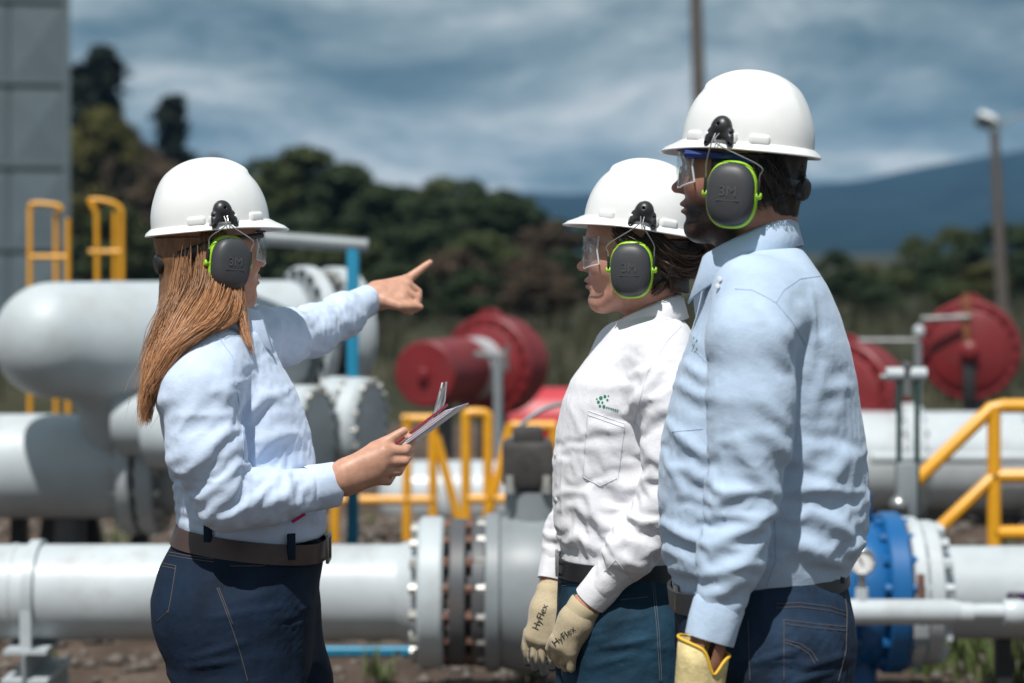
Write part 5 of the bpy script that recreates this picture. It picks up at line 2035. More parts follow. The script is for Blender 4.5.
def boots(p, feet, yaw):
    for x, y in feet:
        S = SDF((x - 0.22, y - 0.22, -0.01), (x + 0.22, y + 0.22, 0.2), 0.007)
        f = Vector((math.cos(yaw), math.sin(yaw), 0)); c = Vector((x, y, 0))
        S.u(S.cone(c - f * 0.06 + Vector((0, 0, 0.05)), c + f * 0.13 + Vector((0, 0, 0.042)), 0.045, 0.042))
        S.u(S.cone(c + Vector((0, 0, 0.05)), c + Vector((0, 0, 0.15)), 0.05, 0.048), 0.03)
        S.cut((0, 0, 0.012), (0, 0, -1))
        V, Q = S.mesh(); put('boot', V, Q, M_BOOT, p.obj, sharp=None)


def belt_loops(p, bl, jo, xs, m, w=0.017):
    b = np.array(origin(p.obj), dtype=np.float32)
    V = np.zeros(len(bl.data.vertices) * 3, dtype=np.float32); bl.data.vertices.foreach_get('co', V)
    dr = Drape(V.reshape(-1, 3) + b, np.array([list(q.vertices) for q in bl.data.polygons]))
    for x, y in xs:
        loc, n = dr.hit(x, y)
        if loc is None: continue
        M = Matrix((Vector((0, 0, 1)).cross(n).normalized(), n, Vector((0, 0, 1)))).transposed()
        MB().box(loc + n * 0.001, (w, 0.005, 0.050), M, 0.0018).put('belt_loop', m, jo)


def head_matrix(p, px, py, yaw, pitch=0.0, roll=0.0, sc=1.0):
    return Matrix.Translation(p.A(px, py)) @ Matrix.Rotation(yaw, 4, 'Z') @ Matrix.Rotation(-pitch, 4, 'Y') @ Matrix.Rotation(roll, 4, 'X') @ Matrix.Scale(sc, 4)


def place(V, M):
    Mn = np.array(M)
    return (V @ Mn[:3, :3].T + Mn[:3, 3]).astype(np.float32)
def shirt_mesh(p, S, folds, seedv, amp=0.0006, loose=None, hem=None, it=240, kb=0.0065):
    T = SDF.__new__(SDF)
    T.lo = S.lo; T.h = S.h * 2; T.D = np.ascontiguousarray(S.D[::2, ::2, ::2])
    V, Q = T.mesh(0.004); V = relax(V, Q, 2)
    N = normals_of(V, Q)
    V = V + N * (fbm(V * np.array([1, 1, 0.6]), 24, seedv) * amp)[:, None].astype(np.float32)
    V = fold(V, N, [(f[0], f[1], f[2], f[3], f[4] * 1.15, f[5] * 1.3, *f[6:]) for f in folds], p.k)
    base, spots, pins = loose
    px, py = to_px(V)
    pin = np.zeros(len(V))
    for x, y, r in pins:
        pin = np.maximum(pin, smooth01(r * 1.5, r, np.hypot(px - x, py - y)))
    pin = np.maximum(pin, smooth01(hem + 0.020, hem + 0.008, V[:, 2]))
    V = crumple(V, Q, S, (base, [(a, b, c, d * 0.88, e) for a, b, c, d, e in spots]), pin, it=it, kb=kb, tin=0.0080, tout=0.012)
    V, Q = smooth_up(V, Q)
    px, py = to_px(V)
    pin = np.zeros(len(V))
    for x, y, r in pins:
        pin = np.maximum(pin, smooth01(r * 1.5, r, np.hypot(px - x, py - y)))
    pin = np.maximum(pin, smooth01(hem + 0.016, hem + 0.006, V[:, 2]))
    N = normals_of(V, Q)
    V = V + N * (fbm(V, 60, seedv + 3) * 0.00025)[:, None].astype(np.float32)
    V = crumple(V, Q, S, (0.004, [(a, b, c * 1.1, d * 0.26, e) for a, b, c, d, e in spots]), pin, it=60, kb=0.045, tin=0.0090, tout=0.015)
    return V, Q


def raise_patch(p, V, Q, poly, h):
    N = normals_of(V, Q)
    px, py = to_px(V)
    m = inpoly(px, py, poly) & (N[:, 1] < 0)
    return V + N * (m * h)[:, None].astype(np.float32)


# ---------------------------------------------------------------- the pointing woman
def woman_pointing():
    p = Person(F / 525.0, 'woman in light blue shirt pointing away, long fair hair, clipboard in her hand', 'a', (0.60, 0.32, 0.22))
    A = p.A
    p.obj.location = (A(235, 0).x, p.d0, 0)
    yaw = R(33)
    tab = [(302, 206, 246, 0.01, 0.045), (311, 197, 255, 0.01, 0.060), (321, 184, 264, 0.01, 0.088), (334, 171, 270, 0.01, 0.135), (352, 162, 276, 0.01, 0.158),
           (370, 158, 285, 0.01, 0.168), (390, 157, 297, 0.0, 0.165), (410, 158, 305, 0.0, 0.16), (430, 161, 311, 0, 0.152), (450, 166, 315, 0, 0.146), (470, 170, 318, 0, 0.142),
           (490, 173, 322, 0, 0.143), (508, 175, 327, 0, 0.146), (522, 177, 328, 0, 0.147), (534, 180, 326, 0, 0.143), (560, 181, 324, 0, 0.143)]
    S = SDF((A(122, 0).x, p.d0 - 0.30, A(0, 562).z), (A(372, 0, .6).x + 0.03, p.d0 + 0.64, A(0, 280).z), 0.0046)
    S.u(S.loft(p.rows(tab), 2.2))
    near = [A(207, 356, -0.140), A(201, 392, -0.185), A(206, 448, -0.205), A(227, 499, -0.20), A(268, 497, -0.168), A(318, 487, -0.118)]
    merge(S, chain_field(S, near, [0.058, 0.073, 0.070, 0.057, 0.050, 0.041], 0.03), A(0, 425).z, A(0, 350).z, 0.008, 0.07)
    far = [A(258, 334, 0.11), A(284, 337, 0.20), A(312, 331, 0.32), A(342, 316, 0.45), A(364, 302, 0.545)]
    merge(S, chain_field(S, far, [0.060, 0.056, 0.052, 0.047, 0.036], 0.03), A(0, 420).z, A(0, 300).z, 0.03, 0.05)
    S.cut(A(252, 544), (0.10, 0, -1))
    neckhole = A(226, 296)
    S.sub(S.cone(neckhole + Vector((0, 0, 0.05)), A(222, 318), 0.058, 0.050), 0.01)
    folds = [(191, 468, 232, 424, 4, 4), (199, 503, 242, 460, 6.5, 4), (213, 507, 242, 472, 6.5, 3.6), (226, 507, 240, 481, 5, 3.4), (167, 418, 236, 416, 2.6, 5, 2),
             (212, 386, 238, 398, 3.2, 4), (242, 421, 268, 391, 6, 4.5), (249, 461, 298, 430, 5, 7, 4), (247, 446, 285, 428, 3, 5), (281, 503, 289, 483, 3.5, 3.5), (296, 508, 286, 488, 3, 3.5),
             (154, 413, 166, 394, 5, 4), (172, 440, 200, 400, 2.5, 5), (180, 478, 214, 452, 3.5, 4), (163, 455, 176, 480, 4, 5), (206, 525, 216, 500, 4.5, 3.5), (220, 528, 226, 507, 4, 3.2), (232, 526, 236, 506, 3.5, 3),
             (246, 515, 262, 490, 3.5, 4), (262, 512, 276, 492, 2.5, 4), (228, 345, 246, 372, 3, 4.5), (205, 352, 180, 372, 2.2, 6), (262, 356, 292, 392, 2.0, 6), (270, 500, 330, 512, 3, 5), (290, 515, 326, 520, 3, 4),
             (279, 317, 281, 340, 4.5, 3), (290, 318, 293, 344, 4.5, 3), (300, 316, 304, 348, 3.5, 3), (311, 330, 312, 352, 4, 2.8), (322, 322, 322, 344, 3, 3), (338, 296, 353, 309, 3, 3), (347, 316, 350, 332, 3, 3), (271, 322, 272, 352, 4, 3.2),
             (250, 330, 275, 362, 3, 4), (236, 384, 243, 440, -5, 4)]
    V, Q = shirt_mesh(p, S, folds, 21, 0.0006, (0.006, [(228, 492, 40, 0.12, 45), (205, 430, 38, 0.04, 45), (290, 490, 34, 0.045, 0), (178, 500, 30, 0.11, 90), (310, 515, 36, 0.10, 60), (265, 430, 45, 0.06, 60), (318, 327, 60, 0.12, -25), (246, 395, 26, 0.05, 30)],
                                                [(228, 300, 24), (335, 484, 16), (370, 299, 12)]), A(0, 552).z)
    sh = put('shirt', V, Q, M_SHIRT_A, p.obj, sharp=None)
    dr = Drape(V, Q)
    for pts in ([(196, 318), (216, 334), (232, 356), (238, 384)],
                [(236, 384), (243, 430), (244, 470)]):
        dr.seam('seam', pts, 0.0006, M_STITCH_A, sh)
    collar(sh, A(228, 304), R(8), 0.067, 0.062, R(14), M_SHIRT_A, leaf=0.040, tip=0.078, gap=32, spread=0.016)
    cuff(sh, A(335, 484, -0.100), A(335, 484, -0.100) - A(290, 492, -0.146), 0.0415, 0.052, M_SHIRT_A)
    cuff(sh, A(367, 300.5, 0.565), A(373, 298.5, 0.585) - A(342, 316, 0.45), 0.0350, 0.052, M_SHIRT_A)
    p.inner(S, 0.016)
    # magenta pen cap peeping out under the forearm
    MB().cyl(A(292, 522, -0.13), A(305, 514, -0.135), 0.003, seg=8).put('pen', mat('magenta_plastic', (0.6, 0.03, 0.18), 0.4), sh)
    # jeans
    jt = [(520, 181, 325, 0, 0.138), (534, 178, 326, 0, 0.143), (548, 170, 325, 0, 0.152), (567, 160, 322, 0, 0.165), (596, 153, 317, 0, 0.176), (622, 156, 314, 0, 0.18), (640, 163, 312, 0, 0.175), (656, 174, 310, 0, 0.16)]
    legs = [([A(233, 622, -0.078), A(240, 683, -0.088), A(252, 850, -0.095), A(242, 1012, -0.095)], [0.128, 0.112, 0.074, 0.058]),
            ([A(262, 622, 0.075), A(283, 683, 0.08), A(300, 850, 0.085), A(290, 1012, 0.085)], [0.108, 0.088, 0.07, 0.056])]
    jf = [(200, 620, 285, 606, 2.2, 6), (190, 660, 250, 640, 2.5, 7), (300, 612, 316, 600, 3, 4), (298, 620, 304, 680, 3, 4), (226, 604, 280, 590, 2, 6), (184, 668, 240, 660, 3, 6)]
    zt = A(0, 537).z
    JS, JV, JQ, jo, jrows = lower_body(p, jt, legs, M_DENIM_A, jf, zt, -0.10, k=0.05, loose=[(210, 655, 45, 0.07, 80), (300, 615, 28, 0.10, 60), (250, 600, 40, 0.03, 90), (290, 670, 40, 0.05, 90)])
    dj = Drape(JV, JQ)
    for pts in ([(168, 552), (190, 556), (214, 559)], [(168, 555), (190, 559), (214, 562)], [(161, 563), (176, 566)], [(161, 566), (176, 569)], [(176, 566), (172, 592), (168, 614)], [(168, 611), (157, 622)],
                [(217, 588), (224, 606), (231, 625), (240, 652), (248, 682)], [(219, 588), (226, 606), (233, 625)], [(230, 566), (262, 566), (285, 556)]):
        dj.seam('seam', pts, 0.0009, M_SEAM, jo)
    bl = belt(p.obj, jrows, A(0, 540).z, -0.115, 0.0175, M_BELT_A)
    belt_loops(p, bl, jo, ((208, 537), (291, 547)), M_DENIM_A)
    e = A(325, 547.5, -0.02)
    bk = MB()
    for dy, dz, sz in ((-0.03, 0, (0.006, 0.006, 0.05)), (0.03, 0, (0.006, 0.006, 0.05)), (0, 0.024, (0.006, 0.06, 0.006)), (0, -0.024, (0.006, 0.06, 0.006))):
        bk.box(e + Vector((0.007, dy, dz)), sz, bev=0.0015)
    bk.put('buckle', M_BUCKLE, bl)
    p.inner(JS, 0.016)
    boots(p, [(A(242, 0, -.095).x, p.d0 - 0.095), (A(290, 0).x, p.d0 + 0.085)], 0.2)
    # head
    Mh = head_matrix(p, 208, 255, yaw, R(1))
    nk = Mh.inverted() @ A(224, 330)
    H = head_field(nk, False, 0.050)
    HV, HQ = H.mesh(); HV = relax(HV, HQ, 1)
    p.skin_add(place(HV, Mh), HQ, skin_colours(HV, (0.62, 0.31, 0.215), (0.42, 0.13, 0.11), (0.10, 0.06, 0.035)))
    # near hand: thumb on top of the board, fingers curled under it
    W = lambda px, py, w: A(px, py, w)
    hand = [
        ([(W(324, 484, -0.115), 0.027), (W(346, 476, -0.108), 0.0255)], 0.0),
        ([(W(346, 470, -0.112), 0.021), (W(384, 453, -0.112), 0.0165)], 0.02), ([(W(346, 480, -0.108), 0.021), (W(382, 466, -0.110), 0.0155)], 0.02),
        ([(W(346, 484, -0.104), 0.018), (W(378, 476, -0.102), 0.0150)], 0.02),
        ([(W(384, 451, -0.112), 0.0125), (W(404, 451, -0.098), 0.0100), (W(412, 441, -0.074), 0.0085), (W(406, 434, -0.058), 0.0072)], 0.006),
        ([(W(385, 461, -0.112), 0.0125), (W(404, 461, -0.100), 0.0100), (W(410, 453, -0.076), 0.0088), (W(403, 446, -0.058), 0.0075)], 0.005),
        ([(W(382, 470, -0.108), 0.0120), (W(398, 471, -0.097), 0.0098), (W(403, 463, -0.074), 0.0085), (W(397, 456, -0.058), 0.0072)], 0.005),
        ([(W(376, 479, -0.102), 0.0110), (W(388, 481, -0.090), 0.0088), (W(393, 474, -0.070), 0.0076), (W(388, 467, -0.056), 0.0066)], 0.005),
        ([(W(352, 468, -0.108), 0.0180), (W(374, 448, -0.100), 0.0125), (W(389, 440, -0.094), 0.0100), (W(404, 431, -0.090), 0.0080)], 0.012),
    ]
    V, Q = hand_mesh(hand)
    p.skin_add(V, Q)
    th = W(401, 430.5, -0.097)
    # far hand: pointing
    f = lambda px, py, w=0: A(px, py, 0.60 + w)
    hand = [
        ([(f(360, 303, -0.02), 0.026), (f(378, 296, 0), 0.0235)], 0.0),
        ([(f(376, 290, 0.0), 0.019), (f(405, 282, 0.02), 0.0155)], 0.02), ([(f(376, 297, -0.012), 0.020), (f(403, 292, 0.0), 0.0155)], 0.02), ([(f(378, 302, -0.02), 0.016), (f(402, 300, -0.016), 0.013)], 0.018),
        ([(f(407, 280, 0.025), 0.0115), (f(418, 271.5, 0.035), 0.0092), (f(424, 267, 0.04), 0.0082), (f(430, 262.5, 0.045), 0.0066)], 0.006),
        ([(f(408, 285, 0.012), 0.0112), (f(418, 292, 0.022), 0.0095), (f(418, 304, 0.008), 0.0084), (f(410, 303, -0.004), 0.0074)], 0.005),
        ([(f(406, 292, -0.002), 0.0108), (f(417, 298, 0.002), 0.0092), (f(416, 309, -0.008), 0.0080), (f(408, 308, -0.016), 0.0072)], 0.005),
        ([(f(403, 299, -0.015), 0.0098), (f(413, 304, -0.014), 0.0082), (f(411, 312, -0.020), 0.0072), (f(404, 310, -0.026), 0.0064)], 0.005),
        ([(f(384, 301, -0.028), 0.0140), (f(400, 306, -0.034), 0.0108), (f(412, 306, -0.026), 0.0092), (f(420, 307, -0.016), 0.0074)], 0.008),
    ]
    V, Q = hand_mesh(hand)
    p.skin_add(V, Q)
    p.finish_body()
    # hair
    HC, HCQ = hair_cap(Mh, 0.005, -0.13, 0.014)
    hairc = (0.43, 0.215, 0.105)
    t0 = lambda px, py, w: A(px, py, w)
    G = [
        (4, [(t0(188, 234, -0.062), 0.011), (t0(184, 285, -0.080), 0.015), (t0(170, 325, -0.11), 0.017), (t0(152, 375, -0.15), 0.013), (t0(145, 428, -0.15), 0.006)]),
        (5, [(t0(205, 234, -0.070), 0.010), (t0(204, 285, -0.095), 0.014), (t0(186, 322, -0.15), 0.015), (t0(160, 366, -0.19), 0.012), (t0(143, 412, -0.17), 0.007)]),
        (5, [(t0(218, 236, -0.070), 0.010), (t0(217, 284, -0.090), 0.012), (t0(203, 318, -0.17), 0.013), (t0(173, 352, -0.21), 0.012), (t0(147, 395, -0.20), 0.010)]),
        (1.8, [(t0(182, 234, -0.035), 0.011), (t0(179, 290, -0.050), 0.012), (t0(164, 335, -0.08), 0.013), (t0(149, 388, -0.10), 0.011), (t0(142, 430, -0.10), 0.007)]),
        (1.2, [(t0(180, 234, 0.015), 0.012), (t0(177, 290, 0.02), 0.014), (t0(162, 340, 0.0), 0.013), (t0(148, 392, -0.02), 0.010), (t0(143, 420, -0.03), 0.007)]),
        (2.2, [(t0(226, 250, -0.075), 0.008), (t0(228, 288, -0.088), 0.009), (t0(216, 318, -0.165), 0.011), (t0(190, 338, -0.205), 0.010), (t0(166, 356, -0.22), 0.006)]),
        (1.2, [(t0(232, 255, -0.078), 0.007), (t0(235, 292, -0.088), 0.008), (t0(232, 316, -0.13), 0.008), (t0(214, 332, -0.19), 0.006)]),
        (0.7, [(t0(236, 258, -0.075), 0.006), (t0(239, 294, -0.088), 0.006), (t0(242, 324, -0.115), 0.006), (t0(250, 350, -0.140), 0.003)]),
        (0.4, [(t0(240, 280, -0.082), 0.004), (t0(243, 310, -0.090), 0.005), (t0(247, 333, -0.11), 0.005), (t0(254, 358, -0.13), 0.003)]),
        (0.12, [(t0(190, 240, -0.07), 0.02), (t0(186, 290, -0.09), 0.03), (t0(168, 340, -0.14), 0.034), (t0(150, 385, -0.16), 0.03), (t0(140, 425, -0.15), 0.022)]),
        (0.5, [(t0(176, 300, -0.10), 0.018), (t0(162, 330, -0.13), 0.016), (t0(150, 352, -0.13), 0.010), (t0(143, 372, -0.12), 0.010)]),
    ]
    V, Q, c = strands(G, 5600, 0.00055, 5, tip=0.75)
    hair_obj(p, np.concatenate([V, HC]), np.concatenate([Q, HCQ + len(V)]), np.concatenate([c, 0.55 + 0.2 * fbm(HC * np.array([1, 1, 0.1]), 500, 2)]), hairc, M_HAIR)
    eyes(p, Mh)
    glasses('clear safety glasses on the pointing woman', Mh, M_PLAST, M_PLAST)
    Mx = head_matrix(p, 211, 231, R(27), R(5), R(-2), 0.96)
    cups = []
    for sy in (-1, 1):
        Mc = Mh @ Matrix.Translation((-0.003, sy * 0.088, -0.017)) @ Matrix.Rotation(R(5), 4, 'Y') @ Matrix.Diagonal((1, sy, 1, 1))
        cups.append((sy, Mc))
    build_hat('white hard hat with ear muffs worn by the pointing woman', Mx, cups, -1)
    # the clipboard
    a, b = A(330, 500, -0.005), A(460, 405, -0.02)
    ax = (b - a).normalized(); dep = Vector((0.05, 1, -0.065)); dep = (dep - ax * dep.dot(ax)).normalized(); up = ax.cross(dep); up = up if up.z > 0 else -up
    Mc = Matrix((ax, dep, up)).transposed()
    t = thing('clipboard', 'clipboard with papers and metal clip held by the pointing woman', 'clipboard', a)
    L = (b - a).length
    c = (a + b) / 2 + dep * 0.03
    MB().box(c - up * 0.002, (L, 0.225, 0.003), Mc, 0.001).put('board', mat('clipboard_acrylic', (0.40, 0.37, 0.44), 0.3, var=0.1, vscale=30), t)
    for k in range(4):
        MB().box(c + up * (0.0012 + 0.0013 * k) + ax * (0.004 * (k % 2) - 0.006), (L - 0.02 - 0.006 * k, 0.212, 0.0007), Mc @ Matrix.Rotation(0.006 * (k - 1.5), 3, 'Z')).put('paper', mat('paper', (0.78, 0.77, 0.80), 0.8) if k != 2 else mat('pink_paper', (0.62, 0.22, 0.30), 0.8), t)
    cl = c + ax * (L / 2 - 0.062) + up * 0.006
    v = (ax * 0.78 + up * 0.62).normalized(); wv = v.cross(dep).normalized()
    Mv = Matrix((v, dep, wv)).transposed()
    MB().box(cl, (0.034, 0.11, 0.004), Mc, 0.0015).put('clip', M_STEEL, t)
    MB().box(cl + v * 0.036, (0.062, 0.080, 0.0022), Mv, 0.0009).put('clip_plate', M_STEEL, t)
    for s_ in (-1, 1):
        MB().tube([cl + dep * 0.046 * s_, cl + dep * 0.046 * s_ + v * 0.04 - wv * 0.004, cl + dep * 0.03 * s_ + v * 0.076], 0.0024, 8).put('clip_lever', M_STEEL, t)
    MB().cyl(cl + up * 0.005 - dep * 0.052, cl + up * 0.005 + dep * 0.052, 0.005, seg=12).put('clip_spring', M_STEEL, t)
    MB().cyl(cl - ax * 0.085 + up * 0.004 - dep * 0.08, cl + ax * 0.05 + up * 0.006 - dep * 0.085, 0.0024, seg=10).put('pen', mat('dark_red_pen', (0.20, 0.015, 0.04), 0.35), t)
    return p


woman_pointing()


# ---------------------------------------------------------------- the middle woman
def glove_text(parent, s, size, c, xdir, n, m, name='lettering'):
    xdir = Vector(xdir); n = Vector(n).normalized(); xdir = (xdir - n * xdir.dot(n)).normalized()
    ydir = n.cross(xdir)
    me = text_mesh(s, size)
    V = [Vector(c) + xdir * v.co.x + ydir * v.co.y for v in me.vertices]
    return V, [tuple(q.vertices) for q in me.polygons]


def drape_text(parent, dr, s, size_px, cx, cy, ang, m, lift=0.0012, depth=None):
    """printed lettering laid on a garment's surface"""
    me = text_mesh(s, size_px)
    bm = bmesh.new(); bm.from_mesh(me)
    bmesh.ops.triangulate(bm, faces=bm.faces[:])
    bmesh.ops.subdivide_edges(bm, edges=bm.edges[:], cuts=1)
    V = []
    last = None
    for v in bm.verts:
        x = cx + v.co.x * math.cos(ang) + v.co.y * math.sin(ang)
        y = cy + v.co.x * math.sin(ang) - v.co.y * math.cos(ang)
        loc, n = dr.hit(x, y)
        if loc is None:
            loc, n = last if last else (at(x, y, 4), Vector((0, -1, 0)))
        last = (loc, n)
        V.append(loc + n * lift)
    bm.verts.index_update()
    Fc = [tuple(q.index for q in f.verts) for f in bm.faces]
    bm.free()
    put('lettering', V, Fc, m, parent, smooth=False)


def woman_middle():
    p = Person(F / 520.0, 'woman in white shirt and jeans standing in the middle, beige work gloves', 'b', (0.58, 0.29, 0.20))
    A = p.A
    p.obj.location = (A(625, 0).x, p.d0, 0)
    yaw = R(168)
    tab = [(303, 634, 676, 0.01, 0.055), (315, 622, 684, 0.01, 0.085), (328, 610, 692, 0.01, 0.13), (342, 599, 698, 0.01, 0.16), (360, 584, 702, 0.01, 0.17), (380, 569, 704, 0.0, 0.172), (400, 561, 704, 0, 0.17),
           (430, 554, 702, 0, 0.163), (460, 551, 698, 0, 0.155), (490, 551, 694, 0, 0.15), (520, 552, 692, 0, 0.148), (540, 556, 690, 0, 0.146), (552, 559, 690, 0, 0.143), (590, 560, 690, 0, 0.143)]
    S = SDF((A(532, 0, .2).x, p.d0 - 0.30, A(0, 612).z), (A(725, 0).x, p.d0 + 0.30, A(0, 292).z), 0.0046)
    S.u(S.loft(p.rows(tab), 2.2))
    S.cut(A(620, 566), (0.0, 0, -1))
    near = [A(664, 350, -0.145), A(671, 398, -0.178), A(677, 452, -0.192), A(668, 503, -0.188), A(632, 550, -0.178), A(603, 586, -0.168)]
    merge(S, chain_field(S, near, [0.057, 0.067, 0.063, 0.057, 0.048, 0.036], 0.03), A(0, 425).z, A(0, 350).z)
    far = [A(622, 348, 0.13), A(598, 420, 0.175), A(587, 480, 0.175), A(566, 532, 0.155), A(555, 562, 0.135)]
    merge(S, chain_field(S, far, [0.055, 0.056, 0.052, 0.042, 0.034], 0.03), A(0, 425).z, A(0, 350).z)
    S.sub(S.cone(A(646, 290), A(655, 325), 0.060, 0.050), 0.01)
    folds = [(639, 377, 676, 355, 4.5, 4), (644, 391, 667, 364, 4.5, 3.6), (627, 419, 643, 388, 5, 4.5), (588, 485, 607, 533, 7, 7, -3), (625, 513, 652, 527, 5.5, 4.5), (626, 493, 656, 470, 4.5, 4.5),
             (558, 448, 557, 544, 2.6, 2.6), (563, 455, 562, 540, 1.8, 2.4), (553, 445, 553, 530, 2.0, 2.6), (572, 530, 600, 552, 4, 5), (604, 566, 640, 558, 5, 5), (610, 548, 632, 530, 5, 4.5), (606, 560, 618, 540, 4, 4),
             (640, 440, 662, 470, 3, 5), (652, 412, 690, 405, 2.5, 5), (656, 372, 690, 380, 2.5, 6), (590, 424, 618, 432, 2.5, 4), (595, 440, 610, 470, 1.8, 5), (566, 395, 585, 440, 2.0, 6), (575, 500, 592, 522, 3.5, 5),
             (612, 475, 628, 500, 4, 5), (600, 372, 632, 352, 1.8, 5), (640, 560, 666, 540, 4, 5), (630, 585, 650, 560, 3, 4), (547, 540, 558, 534, 3, 3), (547, 556, 556, 552, 2.5, 3), (570, 548, 582, 530, 3, 4), (585, 556, 592, 536, 3, 3.5)]
    V, Q = shirt_mesh(p, S, folds, 33, 0.0005, (0.006, [(670, 500, 45, 0.11, 90), (625, 550, 36, 0.09, 135), (600, 515, 45, 0.075, -20), (558, 480, 30, 0.05, 90), (650, 385, 35, 0.095, 58), (600, 440, 40, 0.03, 90), (575, 545, 30, 0.08, 0), (552, 545, 20, 0.09, 90)],
                                                [(649, 305, 24), (594, 597, 16), (552, 575, 12)]), A(0, 566).z)
    pocket = [(588, 411), (625, 424), (618, 478), (600, 486), (583, 477)]
    V = raise_patch(p, V, Q, pocket, 0.0016)
    sh = put('shirt', V, Q, M_SHIRT_B, p.obj, sharp=None)
    dr = Drape(V, Q)
    pk = dr.seam('pocket', pocket + [pocket[0]], 0.0007, M_STITCH_B, sh)
    for pts in ([(588, 415), (625, 428)], [(690, 318), (668, 340), (648, 372), (640, 400), (634, 425)], [(652, 322), (676, 318), (688, 322)], [(569, 395), (564, 430), (561, 480), (561, 540)], [(640, 590), (616, 560), (604, 572)]):
        dr.seam('seam', pts, 0.0006, M_STITCH_B, sh)
    for x, y in ((559, 412), (555, 455), (556, 500)):
        loc, n = dr.hit(x, y)
        if loc: disc(loc, n, 0.005, 0.003).put('button', M_BUTTON, sh)
    M_EMB = mat('green_embroidery', (0.02, 0.22, 0.13), 0.8)
    emb = MB()
    for x, y, r in ((601, 398, 2.0), (605, 396.5, 1.6), (598.5, 402, 1.6), (602.5, 402.5, 1.2), (607.5, 400, 1.1), (600, 406, 1.3), (604, 406.5, 1.6), (608.5, 396, 0.8), (597, 399, 0.9)):
        loc, n = dr.hit(x, y)
        if loc: emb.lathe(loc - n * 0.001, n, [(0, r / p.k), (0.0018, r / p.k)], 10)
    em = emb.put('embroidered_emblem', M_EMB, sh)
    for k in range(6):
        loc, n = dr.hit(607 + 2.1 * k, 407.5 + 0.55 * k)
        if loc: MB().box(loc + n * 0.0006, (0.0026, 0.0008, 0.0030), Matrix.Rotation(0.25, 3, 'Y')).put('emblem_mark', M_EMB, em)
    collar(sh, A(649, 309), yaw, 0.064, 0.058, R(25), M_SHIRT_B, leaf=0.044, tip=0.078, gap=26)
    cuff(sh, A(590, 601, -0.160), A(590, 601, -0.160) - A(632, 550, -0.178), 0.0335, 0.055, M_SHIRT_B)
    cuff(sh, A(551.5, 580, 0.125), A(551.5, 580, 0.125) - A(560, 540, 0.15), 0.0300, 0.050, M_SHIRT_B)
    p.inner(S, 0.016)
    jt = [(545, 560, 690, 0, 0.140), (560, 559, 691, 0, 0.145), (575, 558, 693, 0, 0.152), (600, 557, 698, 0, 0.165), (630, 557, 702, 0, 0.172), (650, 558, 702, 0, 0.168), (665, 562, 698, 0, 0.155)]
    legs = [([A(636, 640, -0.08), A(632, 690, -0.088), A(628, 850, -0.09), A(640, 1005, -0.09)], [0.120, 0.110, 0.075, 0.058]),
            ([A(612, 640, 0.08), A(607, 690, 0.085), A(600, 850, 0.085), A(612, 1005, 0.085)], [0.100, 0.092, 0.072, 0.056])]
    jf = [(600, 648, 655, 638, 2.4, 5), (585, 668, 640, 652, 2.5, 6), (600, 625, 660, 612, 2, 6)]
    JS, JV, JQ, jo, jrows = lower_body(p, jt, legs, M_DENIM_B, jf, A(0, 561).z, 0.0, k=0.05, loose=[(620, 650, 45, 0.07, 80), (580, 620, 30, 0.06, 60), (660, 640, 40, 0.05, 80)])
    dj = Drape(JV, JQ)
    for pts in ([(651, 574), (654, 600), (657, 630), (660, 682)], [(653, 574), (656, 600), (659, 630), (662, 682)], [(620, 600), (648, 597)], [(560, 582), (580, 580)], [(562, 586), (582, 584)]):
        dj.seam('seam', pts, 0.0009, mat('denim_thread_pale', (0.075, 0.10, 0.12), 0.9), jo)
    bl = belt(p.obj, jrows, A(0, 564).z, 0.0, 0.0165, M_BELT_B)
    e = A(558, 563, -0.045)
    bk = MB()
    for dy, dz, sz in ((-0.022, 0, (0.006, 0.005, 0.042)), (0.022, 0, (0.006, 0.005, 0.042)), (0, 0.02, (0.006, 0.048, 0.005)), (0, -0.02, (0.006, 0.048, 0.005)), (0, 0.0, (0.005, 0.045, 0.004))):
        bk.box(e + Vector((-0.002, dy, dz)), sz, bev=0.001)
    bk.put('buckle', M_STEEL, bl)
    belt_loops(p, bl, jo, ((588, 564),), mat('pale_denim', (0.22, 0.28, 0.34), 0.85), 0.009)
    p.inner(JS, 0.016)
    boots(p, [(A(640, 0, -.09).x, p.d0 - 0.09), (A(612, 0).x, p.d0 + 0.085)], yaw)
    Mh = head_matrix(p, 639, 258, yaw, R(0))
    nk = Mh.inverted() @ A(655, 335)
    H = head_field(nk, False, 0.049)
    HV, HQ = H.mesh(); HV = relax(HV, HQ, 1)
    p.skin_add(place(HV, Mh), HQ, skin_colours(HV, (0.62, 0.31, 0.225), (0.44, 0.13, 0.115), (0.06, 0.035, 0.025)))
    # wrists between cuffs and gloves
    V, Q = hand_mesh([([(A(596, 594, -0.162), 0.027), (A(577, 616, -0.158), 0.0255)], 0)]); p.skin_add(V, Q)
    V, Q = hand_mesh([([(A(553, 572, 0.13), 0.025), (A(550, 600, 0.115), 0.0245)], 0)]); p.skin_add(V, Q)
    p.finish_body()
    # gloves
    GC = (0.50, 0.41, 0.27); GD = (0.035, 0.036, 0.040)
    M_GLOVE = mat('knit_glove', (1, 1, 1), 0.9, attr='tone', var=0.16, vscale=160, bump=0.6, bscale=520, sheen=0.2)
    M_PRINT = mat('black_print', (0.02, 0.02, 0.02), 0.7)

